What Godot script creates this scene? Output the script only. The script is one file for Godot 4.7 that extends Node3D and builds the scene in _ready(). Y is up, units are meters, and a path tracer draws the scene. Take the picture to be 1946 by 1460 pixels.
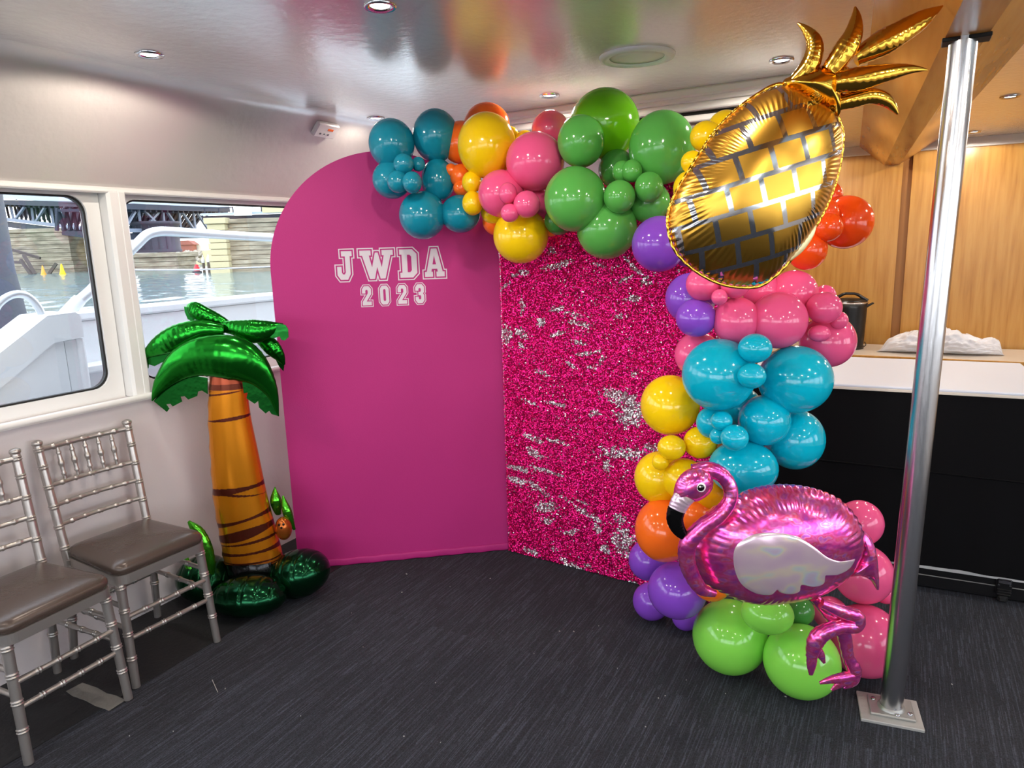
extends Node3D
# A function-room corner on a harbour boat: magenta arch, sequin panel, balloon garland, foil balloons.

var taken := {}
var M := {}
var rng := RandomNumberGenerator.new()

# ---------------------------------------------------------------- naming
func numbered(called: String) -> String:
	if not taken.has(called):
		taken[called] = 0
		return called
	taken[called] += 1
	return "%s_%03d" % [called, taken[called]]

func tag(o: Node3D, label: String, category: String, group := "") -> Node3D:
	o.set_meta("label", label)
	o.set_meta("category", category)
	if group != "":
		o.set_meta("group", group)
	return o

func thing(called: String, label: String, category: String, at := Vector3.ZERO, turn := Basis.IDENTITY, group := "") -> Node3D:
	var o := Node3D.new()
	o.name = numbered(called)
	add_child(o)
	o.transform = Transform3D(turn, at)
	return tag(o, label, category, group)

func obj(called: String, st: SurfaceTool, mat: Material, parent: Node3D = null) -> MeshInstance3D:
	var o := MeshInstance3D.new()
	st.generate_normals()
	st.index()
	o.mesh = st.commit()
	o.mesh.surface_set_material(0, mat)
	o.cast_shadow = GeometryInstance3D.SHADOW_CASTING_SETTING_ON
	if parent == null:
		o.name = numbered(called)
		add_child(o)
	else:
		o.name = called
		parent.add_child(o, true)
	return o

func struct_root(called: String) -> Node3D:
	var o := Node3D.new()
	o.name = numbered(called)
	o.set_meta("kind", "structure")
	add_child(o)
	return o

func struct(called: String, st: SurfaceTool, mat: Material) -> MeshInstance3D:
	var o := obj(called, st, mat)
	o.set_meta("kind", "structure")
	return o

# ---------------------------------------------------------------- meshes
func begin(smooth := true) -> SurfaceTool:
	var st := SurfaceTool.new()
	st.begin(Mesh.PRIMITIVE_TRIANGLES)
	st.set_smooth_group(0 if smooth else -1)
	return st

func tri(st: SurfaceTool, a: Vector3, b: Vector3, c: Vector3, ua := Vector2.ZERO, ub := Vector2.ZERO, uc := Vector2.ZERO) -> void:
	# a, b, c anticlockwise seen from outside
	st.set_uv(ua); st.add_vertex(a)
	st.set_uv(uc); st.add_vertex(c)
	st.set_uv(ub); st.add_vertex(b)

func quad(st: SurfaceTool, a: Vector3, b: Vector3, c: Vector3, d: Vector3, ua := Vector2.ZERO, ub := Vector2.ZERO, uc := Vector2.ZERO, ud := Vector2.ZERO) -> void:
	tri(st, a, b, c, ua, ub, uc)
	tri(st, a, c, d, ua, uc, ud)

func rows_to(st: SurfaceTool, rows: Array, uvs: Array = []) -> void:
	for i in rows.size() - 1:
		var p: PackedVector3Array = rows[i]
		var q: PackedVector3Array = rows[i + 1]
		for j in p.size() - 1:
			if uvs.is_empty():
				quad(st, p[j], p[j + 1], q[j + 1], q[j])
			else:
				quad(st, p[j], p[j + 1], q[j + 1], q[j], uvs[i][j], uvs[i][j + 1], uvs[i + 1][j + 1], uvs[i + 1][j])

func add_box(st: SurfaceTool, c: Vector3, s: Vector3, bevel := 0.0, turn := Basis.IDENTITY) -> void:
	st.set_smooth_group(-1)
	var h := s / 2.0
	var b: float = minf(bevel, minf(h.x, minf(h.y, h.z)) * 0.9)
	var at := func(x: float, y: float, z: float) -> Vector3: return c + turn * Vector3(x, y, z)
	for k in 3:
		for sg in [-1.0, 1.0]:
			var u := (k + 1) % 3
			var v := (k + 2) % 3
			var q := []
			for e in [[-1, -1], [1, -1], [1, 1], [-1, 1]]:
				var p := Vector3.ZERO
				p[k] = sg * h[k]
				p[u] = e[0] * (h[u] - b)
				p[v] = e[1] * (h[v] - b)
				q.append(c + turn * p)
			var flat := [Vector2(0, 0), Vector2(1, 0), Vector2(1, 1), Vector2(0, 1)]
			if sg > 0:
				quad(st, q[0], q[1], q[2], q[3], flat[0], flat[1], flat[2], flat[3])
			else:
				quad(st, q[3], q[2], q[1], q[0], flat[3], flat[2], flat[1], flat[0])
	if b <= 0.0:
		return
	for k in 3:
		var u := (k + 1) % 3
		var v := (k + 2) % 3
		for su in [-1.0, 1.0]:
			for sv in [-1.0, 1.0]:
				var q := []
				for e in [[-1, 0], [1, 0], [1, 1], [-1, 1]]:
					var p := Vector3.ZERO
					p[k] = e[0] * (h[k] - b)
					p[u] = su * (h[u] if e[1] == 0 else h[u] - b)
					p[v] = sv * (h[v] - b if e[1] == 0 else h[v])
					q.append(c + turn * p)
				if su * sv < 0:
					quad(st, q[0], q[1], q[2], q[3])
				else:
					quad(st, q[3], q[2], q[1], q[0])
	for sx in [-1.0, 1.0]:
		for sy in [-1.0, 1.0]:
			for sz in [-1.0, 1.0]:
				var p1: Vector3 = at.call(sx * h.x, sy * (h.y - b), sz * (h.z - b))
				var p2: Vector3 = at.call(sx * (h.x - b), sy * h.y, sz * (h.z - b))
				var p3: Vector3 = at.call(sx * (h.x - b), sy * (h.y - b), sz * h.z)
				if sx * sy * sz > 0:
					tri(st, p1, p2, p3)
				else:
					tri(st, p1, p3, p2)

func box(c: Vector3, s: Vector3, bevel := 0.0, turn := Basis.IDENTITY) -> SurfaceTool:
	var st := begin(false)
	add_box(st, c, s, bevel, turn)
	return st

func add_prism(st: SurfaceTool, poly: PackedVector2Array, z0: float, z1: float, x := Transform3D.IDENTITY) -> void:
	# poly in the local xy plane, solid from z0 to z1
	st.set_smooth_group(-1)
	var p := poly.duplicate()
	if Geometry2D.is_polygon_clockwise(p):
		p.reverse()
	var t := Geometry2D.triangulate_polygon(p)
	if t.is_empty():
		print("no triangles for a polygon of ", p.size(), " first ", p[0])
	var f := func(v: Vector2, z: float) -> Vector3: return x * Vector3(v.x, v.y, z)
	for i in range(0, t.size(), 3):
		var a := p[t[i]]
		var b := p[t[i + 1]]
		var c := p[t[i + 2]]
		if (b - a).cross(c - a) < 0:
			var w := b
			b = c
			c = w
		tri(st, f.call(a, z1), f.call(b, z1), f.call(c, z1), a, b, c)
		tri(st, f.call(a, z0), f.call(c, z0), f.call(b, z0), a, c, b)
	for i in p.size():
		var a := p[i]
		var b := p[(i + 1) % p.size()]
		quad(st, f.call(a, z0), f.call(b, z0), f.call(b, z1), f.call(a, z1))

func add_sweep(st: SurfaceTool, pts: PackedVector3Array, ra: Array, rb: Array, hint := Vector3.UP, seg := 12, caps := true, crimp := 0.0, crimps := 0.0) -> void:
	st.set_smooth_group(0)
	var rows := []
	var uvs := []
	var n := pts.size()
	for i in n:
		var t := (pts[mini(i + 1, n - 1)] - pts[maxi(i - 1, 0)]).normalized()
		var side := t.cross(hint)
		if side.length() < 1e-4:
			side = t.cross(Vector3.RIGHT)
		side = side.normalized()
		var up := side.cross(t).normalized()
		var row := PackedVector3Array()
		var uv := PackedVector2Array()
		var k := float(i) / (n - 1)
		for j in seg + 1:
			var a := TAU * j / seg
			var edge := pow(absf(cos(a)), 3.0)
			var shrink := 1.0 - crimp * edge * absf(sin(crimps * PI * k)) if crimp > 0.0 else 1.0
			row.append(pts[i] + side * cos(a) * ra[i] * shrink + up * sin(a) * rb[i])
			uv.append(Vector2(float(j) / seg, k))
		rows.append(row)
		uvs.append(uv)
	rows_to(st, rows, uvs)
	if caps:
		for e in [0, n - 1]:
			var row: PackedVector3Array = rows[e]
			st.set_smooth_group(1 if e == 0 else 2)
			for j in seg:
				if e == 0:
					tri(st, pts[e], row[j + 1], row[j])
				else:
					tri(st, pts[e], row[j], row[j + 1])
		st.set_smooth_group(0)

func add_tube(st: SurfaceTool, pts: PackedVector3Array, r: float, seg := 12, hint := Vector3.UP) -> void:
	var a := []
	a.resize(pts.size())
	a.fill(r)
	add_sweep(st, pts, a, a, hint, seg)

func add_lathe(st: SurfaceTool, prof: Array, seg := 32, x := Transform3D.IDENTITY) -> void:
	# profile of [radius, height] pairs from the bottom up, turned round the local y axis
	st.set_smooth_group(0)
	var rows := []
	var uvs := []
	for i in prof.size():
		var row := PackedVector3Array()
		var uv := PackedVector2Array()
		for j in seg + 1:
			var a := -TAU * j / seg
			row.append(x * Vector3(cos(a) * prof[i][0], prof[i][1], sin(a) * prof[i][0]))
			uv.append(Vector2(float(j) / seg, float(i) / (prof.size() - 1)))
		rows.append(row)
		uvs.append(uv)
	rows_to(st, rows, uvs)

func bamboo(st: SurfaceTool, a: Vector3, b: Vector3, r: float, rings: Array, bump := 0.0026, r2 := -1.0, seg := 14) -> void:
	# a turned rod with doubled rings, as on a bamboo-style chair
	var len := a.distance_to(b)
	var stops := [[0.0, 0.0]]
	for t in rings:
		for e in [[-0.012, 0.0], [-0.0075, 0.0], [-0.006, 0.8], [-0.005, 1.0], [-0.004, 0.8], [-0.0025, 0.0], [0.0025, 0.0], [0.004, 0.8], [0.005, 1.0], [0.006, 0.8], [0.0075, 0.0], [0.012, 0.0]]:
			var s: float = t * len + e[0]
			if s > stops[-1][0] + 0.0003 and s < len - 0.0003:
				stops.append([s, e[1]])
	stops.append([len, 0.0])
	var pts := PackedVector3Array()
	var ra := []
	for s in stops:
		var k: float = s[0] / len
		pts.append(a.lerp(b, k))
		ra.append(lerpf(r, r2 if r2 > 0 else r, k) + bump * s[1])
	var d := (b - a).normalized()
	add_sweep(st, pts, ra, ra, Vector3.RIGHT if absf(d.y) > 0.7 else Vector3.UP, seg)

func smooth_rows(rows: Array, n: int) -> Array:
	# Catmull-Rom through [x, y, half width] rows
	var out := []
	for i in n:
		var f := float(i) / (n - 1) * (rows.size() - 1)
		var k := mini(int(f), rows.size() - 2)
		var t := f - k
		var row := []
		for c in 3:
			var p0: float = rows[maxi(k - 1, 0)][c]
			var p1: float = rows[k][c]
			var p2: float = rows[k + 1][c]
			var p3: float = rows[mini(k + 2, rows.size() - 1)][c]
			row.append(cubic_interpolate(p1, p2, p0, p3, t))
		row[2] = maxf(row[2], 0.001)
		out.append(row)
	return out

func foil_limb(rows: Array, plump: float, z := 0.0, n := 44, crimps := 12.0, bow := 0.0, seg := 28, crimp := 0.05) -> SurfaceTool:
	# an inflated foil shape swept along a path in the local xy plane
	var st := begin()
	var s := smooth_rows(rows, n)
	var pts := PackedVector3Array()
	var ra := []
	var rb := []
	for i in n:
		var k := float(i) / (n - 1)
		pts.append(Vector3(s[i][0], s[i][1], z + bow * sin(PI * k)))
		ra.append(s[i][2])
		rb.append(s[i][2] * plump * (1.0 - 0.06 * absf(sin(crimps * PI * k + 0.6))))
	add_sweep(st, pts, ra, rb, Vector3(0, 0, 1), seg, true, crimp, crimps)
	return st

# star-shaped foil cushions: outline, mid-point and thickness give the front height anywhere
func outline_radius(poly: PackedVector2Array, mid: Vector2, n := 720) -> PackedFloat32Array:
	var sm := PackedVector2Array()
	var m := poly.size()
	for i in m:
		for k in 8:
			var t := k / 8.0
			sm.append(poly[i].cubic_interpolate(poly[(i + 1) % m], poly[(i + m - 1) % m], poly[(i + 2) % m], t))
	var out := PackedFloat32Array()
	out.resize(n)
	for i in n:
		var d := Vector2.from_angle(TAU * i / n)
		var best := 0.0
		for j in sm.size():
			var hit = Geometry2D.segment_intersects_segment(mid, mid + d * 3.0, sm[j], sm[(j + 1) % sm.size()])
			if hit != null:
				best = maxf(best, mid.distance_to(hit))
		out[i] = best
	for i in n:
		if out[i] <= 0.0:
			out[i] = out[(i + n - 1) % n]
	return out

func radius_at(rad: PackedFloat32Array, ang: float) -> float:
	var n := rad.size()
	var f := fposmod(ang, TAU) / TAU * n
	var k := int(f) % n
	return lerpf(rad[k], rad[(k + 1) % n], f - int(f))

const PUCKER_FROM := 0.62

func dome(rho: float) -> float:
	return pow(maxf(0.0, 1.0 - pow(rho, 2.4)), 0.62)

func cushion(rad: PackedFloat32Array, mid: Vector2, thick: float, puckers: int, pucker := 0.05, rings := 36, around := 288, uv_scale := Vector2.ONE, uv_shift := Vector2.ZERO, sheet := 0.0) -> SurfaceTool:
	var st := begin()
	for sg in [1.0, -1.0]:
		var rows := []
		var uvs := []
		for i in rings + 1:
			var e := float(i) / rings
			var rho := 1.0 - pow(1.0 - e, 1.6)
			var row := PackedVector3Array()
			var uv := PackedVector2Array()
			for j in around + 1:
				var a := TAU * (j % around) / around
				var wave := absf(sin(a * puckers * 0.5 + 0.35 * sin(a * 7.0)))
				var depth := 0.7 + 0.3 * sin(a * 5.0 + 1.3) * sin(a * 11.0)
				var r := radius_at(rad, a) * rho * (1.0 - 0.018 * wave * pow(rho, 6.0) * (1.0 if pucker > 0 else 0.0))
				var z := thick * dome(rho) * (1.0 - pucker * depth * (1.0 - wave) * smoothstep(PUCKER_FROM, 0.97, rho))
				var p := mid + Vector2.from_angle(a) * r
				row.append(Vector3(p.x, p.y, sg * (z + sheet)))
				uv.append(p * uv_scale + uv_shift)
			rows.append(row)
			uvs.append(uv)
		if sg > 0:
			rows_to(st, rows, uvs)
		else:
			for i in rows.size():
				rows[i].reverse()
				uvs[i].reverse()
			rows_to(st, rows, uvs)
	return st

# ---------------------------------------------------------------- materials
func mat(c: Color, rough := 0.5, metal := 0.0) -> StandardMaterial3D:
	var m := StandardMaterial3D.new()
	m.albedo_color = c
	m.roughness = rough
	m.metallic = metal
	return m

func noise(seed_no: int, freq: float, kind := FastNoiseLite.TYPE_SIMPLEX_SMOOTH, octaves := 4) -> FastNoiseLite:
	var n := FastNoiseLite.new()
	n.seed = seed_no
	n.frequency = freq
	n.noise_type = kind
	n.fractal_octaves = octaves
	return n

func grey_tex(n: FastNoiseLite, size := 512) -> ImageTexture:
	return ImageTexture.create_from_image(n.get_seamless_image(size, size))

func normal_tex(n: FastNoiseLite, bump: float, size := 512) -> ImageTexture:
	var im := n.get_seamless_image(size, size)
	im.convert(Image.FORMAT_RGBA8)
	im.bump_map_to_normal_map(bump)
	return ImageTexture.create_from_image(im)

func ramp_tex(n: FastNoiseLite, stops: Array, size := 512) -> ImageTexture:
	var g := Gradient.new()
	var off := PackedFloat32Array()
	var col := PackedColorArray()
	for s in stops:
		off.append(s[0])
		col.append(s[1])
	g.offsets = off
	g.colors = col
	var im := n.get_seamless_image(size, size)
	var out := Image.create_empty(size, size, false, Image.FORMAT_RGB8)
	var lut := []
	for i in 256:
		lut.append(g.sample(i / 255.0))
	var raw := im.get_data()
	var step := raw.size() / (size * size)
	for y in size:
		for x in size:
			out.set_pixel(x, y, lut[raw[(y * size + x) * step]])
	return ImageTexture.create_from_image(out)

func triplanar(m: StandardMaterial3D, scale: Vector3, world := false) -> StandardMaterial3D:
	m.uv1_triplanar = true
	m.uv1_world_triplanar = world
	m.uv1_scale = scale
	return m

func with_normal(m: StandardMaterial3D, t: Texture2D, strength: float) -> StandardMaterial3D:
	m.normal_enabled = true
	m.normal_texture = t
	m.normal_scale = strength
	return m

func srgb(r: int, g: int, b: int) -> Color:
	return Color(r / 255.0, g / 255.0, b / 255.0)

func make_materials() -> void:
	var grain := noise(3, 0.05)
	M.white = with_normal(triplanar(mat(srgb(226, 223, 220), 0.42), Vector3.ONE * 1.7, true), normal_tex(noise(4, 0.03), 1.5, 512), 0.25)
	M.dado = with_normal(triplanar(mat(srgb(204, 198, 200), 0.45), Vector3.ONE * 1.7, true), normal_tex(noise(4, 0.03), 1.5, 512), 0.25)
	M.ceiling = with_normal(triplanar(mat(srgb(216, 211, 206), 0.2), Vector3.ONE * 1.1, true), normal_tex(noise(5, 0.03), 2.0, 512), 0.30)
	M.ceiling.metallic_specular = 0.72
	M.ceiling.clearcoat_enabled = true
	M.ceiling.clearcoat = 1.0
	M.ceiling.clearcoat_roughness = 0.27
	M.cove = with_normal(triplanar(mat(srgb(208, 204, 202), 0.26), Vector3.ONE * 1.1, true), normal_tex(noise(5, 0.03), 2.0, 512), 0.30)
	M.frame = mat(srgb(228, 228, 226), 0.32)
	M.out_white = mat(srgb(222, 226, 228), 0.35)
	M.out_steel = mat(srgb(205, 210, 214), 0.3, 0.5)
	M.rubber = mat(srgb(14, 14, 15), 0.6)
	M.glass = mat(Color(1, 1, 1, 0.06), 0.02)
	M.glass.transparency = BaseMaterial3D.TRANSPARENCY_ALPHA
	M.tinted = mat(Color(0.02, 0.025, 0.03, 0.27), 0.02)
	M.tinted.transparency = BaseMaterial3D.TRANSPARENCY_ALPHA
	M.carpet = mat(Color.WHITE, 0.95)
	var pile := carpet_image()
	M.carpet.albedo_texture = ImageTexture.create_from_image(pile)
	M.carpet.heightmap_enabled = true
	M.carpet.heightmap_texture = M.carpet.albedo_texture
	M.carpet.heightmap_scale = 0.16
	triplanar(M.carpet, Vector3(0.62, 1.0, 0.42), true)
	M.vinyl = with_normal(triplanar(mat(srgb(24, 25, 29), 0.6), Vector3.ONE * 2.0, true), normal_tex(noise(13, 0.08), 1.5, 256), 0.3)
	var wood_stops := [[0.0, srgb(186, 132, 66)], [0.35, srgb(204, 152, 82)], [0.6, srgb(212, 162, 92)], [0.85, srgb(217, 169, 99)], [1.0, srgb(208, 156, 84)]]
	var wood_tex := ramp_tex(noise(21, 0.012, FastNoiseLite.TYPE_SIMPLEX_SMOOTH, 5), wood_stops, 1024)
	M.wood = mat(srgb(230, 224, 198), 0.3)
	M.wood.albedo_texture = wood_tex
	triplanar(M.wood, Vector3(1.6, 0.11, 1.6), true)
	M.wood_dark = mat(srgb(150, 102, 50), 0.45)
	M.wood_beam = mat(srgb(222, 204, 176), 0.25)
	M.wood_beam.albedo_texture = wood_tex
	triplanar(M.wood_beam, Vector3(1.5, 1.5, 0.10), true)
	M.steel = mat(srgb(200, 200, 203), 0.25, 1.0)
	M.steel.normal_enabled = true
	M.steel.normal_texture = normal_tex(noise(31, 0.08), 1.0, 256)
	M.steel.normal_scale = 0.08
	triplanar(M.steel, Vector3(9.0, 0.3, 9.0))
	M.plate = mat(srgb(170, 170, 168), 0.42, 0.7)
	M.plate_rough = with_normal(triplanar(mat(srgb(176, 175, 172), 0.55, 0.35), Vector3.ONE * 4.0), normal_tex(noise(32, 0.06), 2.0, 256), 0.5)
	M.tape = with_normal(triplanar(mat(srgb(128, 126, 122), 0.6, 0.2), Vector3.ONE * 4.0), normal_tex(noise(33, 0.05), 2.0, 256), 0.5)
	M.chrome = mat(srgb(200, 200, 205), 0.12, 1.0)
	M.lens = mat(srgb(255, 250, 240), 0.4)
	M.lens.emission_enabled = true
	M.lens.emission = Color(1.0, 0.97, 0.92)
	M.lens.emission_energy_multiplier = 5.0
	M.chair = with_normal(triplanar(mat(srgb(178, 173, 169), 0.3, 0.75), Vector3.ONE * 6.0), normal_tex(noise(41, 0.05), 1.0, 256), 0.15)
	M.cushion = with_normal(triplanar(mat(srgb(82, 70, 64), 0.27, 0.2), Vector3.ONE * 5.0), normal_tex(noise(42, 0.05), 2.0, 256), 0.25)
	M.magenta = with_normal(triplanar(mat(srgb(182, 32, 121), 0.62), Vector3.ONE * 3.0), normal_tex(noise(51, 0.15), 1.0, 256), 0.15)
	M.print_white = mat(srgb(216, 208, 218), 0.45)
	M.sequin_cloth = mat(srgb(150, 14, 84), 0.7)
	M.sequin = mat(Color.WHITE, 0.28, 0.85)
	M.sequin.vertex_color_use_as_albedo = true
	# latex
	for c in [["teal", 22, 138, 166], ["orange", 252, 112, 30], ["deeporange", 244, 80, 18], ["yellow", 248, 208, 14], ["amber", 250, 172, 12], ["pink", 240, 92, 146], ["lime", 104, 184, 18],
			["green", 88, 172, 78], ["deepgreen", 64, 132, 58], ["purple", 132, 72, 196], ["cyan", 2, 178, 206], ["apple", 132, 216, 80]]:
		var m := mat(srgb(c[1], c[2], c[3]), 0.11)
		m.metallic_specular = 0.5
		m.backlight_enabled = true
		m.backlight = Color(0.22, 0.22, 0.22)
		M[c[0]] = m
	# foil
	var crease := normal_tex(noise(61, 0.018, FastNoiseLite.TYPE_CELLULAR, 2), 3.0, 512)
	M.gold = with_normal(triplanar(mat(srgb(226, 168, 62), 0.13, 1.0), Vector3.ONE * 3.0), crease, 0.18)
	M.green_foil = with_normal(triplanar(mat(srgb(26, 128, 34), 0.17, 0.92), Vector3.ONE * 3.0), crease, 0.18)
	M.fin_foil = with_normal(triplanar(mat(srgb(30, 122, 46), 0.2, 0.9), Vector3.ONE * 3.0), crease, 0.25)
	M.leaf_foil = with_normal(triplanar(mat(srgb(80, 178, 44), 0.16, 0.9), Vector3.ONE * 4.0), crease, 0.3)
	M.dark_foil = with_normal(triplanar(mat(srgb(16, 66, 40), 0.16, 0.9), Vector3.ONE * 3.0), crease, 0.25)
	M.black_foil = with_normal(triplanar(mat(srgb(18, 18, 20), 0.14, 0.6), Vector3.ONE * 4.0), crease, 0.3)
	M.coconut = mat(srgb(176, 92, 34), 0.22, 0.7)
	M.tab = mat(srgb(240, 222, 170), 0.3, 0.3)
	M.holo = with_normal(triplanar(mat(Color.WHITE, 0.2, 0.82), Vector3(2.2, 3.4, 2.2)), crease, 0.42)
	M.holo.albedo_texture = ramp_tex(noise(62, 0.010, FastNoiseLite.TYPE_SIMPLEX, 3), [[0.0, srgb(170, 90, 214)], [0.3, srgb(232, 70, 166)], [0.45, srgb(250, 120, 196)], [0.52, srgb(246, 84, 172)], [0.62, srgb(244, 96, 124)], [0.7, srgb(255, 150, 212)], [0.85, srgb(190, 100, 226)], [1.0, srgb(250, 190, 232)]])
	M.holo_pale = with_normal(triplanar(mat(Color.WHITE, 0.2, 0.55), Vector3(2.0, 3.0, 2.0)), crease, 0.12)
	M.holo_pale.albedo_texture = ramp_tex(noise(63, 0.006, FastNoiseLite.TYPE_SIMPLEX, 2), [[0.0, srgb(206, 176, 204)], [0.35, srgb(214, 188, 206)], [0.5, srgb(218, 194, 208)], [0.68, srgb(230, 214, 196)], [0.76, srgb(206, 218, 206)], [0.84, srgb(202, 200, 226)], [1.0, srgb(210, 182, 206)]])
	M.eye_white = mat(srgb(236, 232, 232), 0.3)
	M.eye_black = mat(srgb(14, 10, 10), 0.15)
	M.eye_amber = mat(srgb(120, 60, 20), 0.3)
	M.pineapple = pineapple_print(crease)
	M.trunk = trunk_print()
	# back of the room
	M.skirt = mat(srgb(9, 9, 12), 0.85)
	M.skirt.metallic_specular = 0.25
	M.table_white = with_normal(triplanar(mat(srgb(212, 218, 232), 0.5), Vector3(0.6, 1, 3.0), true), normal_tex(noise(71, 0.03), 1.0, 256), 0.2)
	M.laminate = mat(srgb(214, 206, 194), 0.35)
	M.black_plastic = mat(srgb(18, 18, 20), 0.3)
	M.black_enamel = with_normal(triplanar(mat(srgb(22, 23, 25), 0.35), Vector3.ONE * 5.0), normal_tex(noise(72, 0.1), 1.5, 256), 0.4)
	M.bag = with_normal(triplanar(mat(srgb(226, 230, 240), 0.22), Vector3(2.0, 2.0, 5.0)), normal_tex(noise(73, 0.02, FastNoiseLite.TYPE_CELLULAR, 3), 5.0, 512), 0.7)
	M.blind = mat(srgb(150, 144, 140), 0.8)
	M.black = mat(srgb(10, 10, 11), 0.7)
	# outside
	M.water = mat(srgb(112, 140, 140), 0.1)
	M.bridge = mat(srgb(122, 132, 150), 0.6)
	M.bridge_dark = mat(srgb(44, 50, 66), 0.8)
	M.bridge_deck = mat(srgb(176, 190, 204), 0.6)
	M.stone = with_normal(triplanar(mat(Color.WHITE, 0.9), Vector3(0.06, 0.22, 0.06), true), normal_tex(noise(82, 0.05), 4.0, 256), 0.6)
	M.stone.albedo_texture = ramp_tex(noise(83, 0.02), [[0.0, srgb(96, 90, 80)], [0.4, srgb(140, 130, 112)], [0.6, srgb(160, 150, 130)], [1.0, srgb(186, 178, 160)]], 256)
	M.stone_pale = mat(srgb(196, 186, 150), 0.9)
	M.iron = mat(srgb(62, 60, 72), 0.7)
	M.timber = mat(srgb(92, 84, 78), 0.9)
	M.building = mat(srgb(226, 224, 218), 0.8)
	M.pane_dark = mat(srgb(120, 126, 132), 0.3)
	M.roof = mat(srgb(150, 92, 80), 0.8)
	M.green_paint = mat(srgb(84, 150, 120), 0.7)
	M.sand = mat(srgb(214, 202, 150), 0.9)
	M.rock = mat(srgb(168, 160, 146), 0.95)
	M.buoy_yellow = mat(srgb(246, 200, 10), 0.5)
	M.buoy_orange = mat(srgb(226, 160, 60), 0.5)
	M.buoy_red = mat(srgb(236, 50, 66), 0.5)
	M.pile = with_normal(triplanar(mat(srgb(66, 72, 84), 0.7), Vector3.ONE * 1.0), normal_tex(noise(84, 0.05), 3.0, 256), 0.4)

func carpet_image() -> Image:
	# low loop pile laid in rows: dashes of darker and lighter yarn along v, loops along each row
	var n := 1024
	var im := Image.create_empty(n, n, false, Image.FORMAT_RGB8)
	rng.seed = 77
	for col in n / 2:
		var y := 0
		while y < n:
			var run := rng.randi_range(6, 70)
			var tone := pow(rng.randf(), 1.6)
			if rng.randf() < 0.10:
				tone *= 0.2
				run = rng.randi_range(60, 260)
			for k in mini(run, n - y):
				var t := clampf(tone * 0.55 + rng.randf() * 0.45, 0.0, 1.0)
				var c := Color(0.075, 0.082, 0.105).lerp(Color(0.30, 0.318, 0.375), t)
				im.set_pixel(col * 2, y + k, c)
				im.set_pixel(col * 2 + 1, y + k, c * 0.86)
			y += run
	return im

func pineapple_print(crease: Texture2D) -> StandardMaterial3D:
	# printed foil: satin gold lozenges staggered between bright silver lines
	var w := 512
	var h := 512
	var col := Image.create_empty(w, h, false, Image.FORMAT_RGB8)
	var rou := Image.create_empty(w, h, false, Image.FORMAT_RGB8)
	for y in h:
		for x in w:
			var p := Vector2(float(x) / w - 0.5, 0.5 - float(y) / h) * 0.7
			var v := p.y * 0.966 - p.x * 0.259
			var u := p.x * 0.966 + p.y * 0.259
			var row := floorf(v / 0.072)
			var f := v / 0.072 - row
			var g := u / 0.088 + (0.5 if int(row) % 2 != 0 else 0.0)
			g -= floorf(g)
			var gold := f > 0.17 and g > 0.15
			col.set_pixel(x, y, srgb(216, 164, 66) if gold else srgb(206, 208, 214))
			rou.set_pixel(x, y, Color(0.3, 0.3, 0.3) if gold else Color(0.12, 0.12, 0.12))
	var m := mat(Color.WHITE, 1.0, 1.0)
	m.albedo_texture = ImageTexture.create_from_image(col)
	m.roughness_texture = ImageTexture.create_from_image(rou)
	return m

func trunk_print() -> StandardMaterial3D:
	# printed foil: amber bark with brown rings, darker at the top and at the foot
	var w := 512
	var h := 512
	var col := Image.create_empty(w, h, false, Image.FORMAT_RGB8)
	var bands := [[0.87, 0.018, 0.030, 0.3], [0.845, 0.012, 0.020, 0.5], [0.72, 0.010, 0.015, 0.35], [0.46, 0.016, 0.018, 1.0], [0.445, 0.006, -0.020, 0.4], [0.335, 0.014, 0.045, 1.0], [0.275, 0.030, 0.050, 1.0], [0.235, 0.008, 0.030, 0.8], [0.185, 0.016, 0.022, 1.0], [0.115, 0.013, 0.020, 1.0], [0.078, 0.010, 0.012, 1.0], [0.045, 0.010, 0.010, 1.0], [0.02, 0.006, 0.008, 1.0]]
	for y in h:
		var v := 1.0 - (y + 0.5) / h
		for x in w:
			var u := float(x) / w
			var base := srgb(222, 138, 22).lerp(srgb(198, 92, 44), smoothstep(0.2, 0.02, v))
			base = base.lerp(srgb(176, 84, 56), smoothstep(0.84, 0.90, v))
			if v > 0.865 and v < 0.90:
				base = srgb(112, 52, 34)
			for b in bands:
				var c: float = b[0] + b[2] * sin((u - 0.25) * TAU) * 0.6
				var thick: float = b[1] * (0.72 + 0.25 * sin(u * TAU * 2.0 + b[0] * 40.0))
				if b[3] < 1.0:
					thick *= smoothstep(0.0, 0.25, b[3] - absf(fposmod(u + b[0] * 3.0, 1.0) - 0.5))
				if absf(v - c) < thick * 0.8:
					base = srgb(96, 40, 26)
			col.set_pixel(x, y, base)
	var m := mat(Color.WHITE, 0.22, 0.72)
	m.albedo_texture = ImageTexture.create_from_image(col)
	return m

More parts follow.
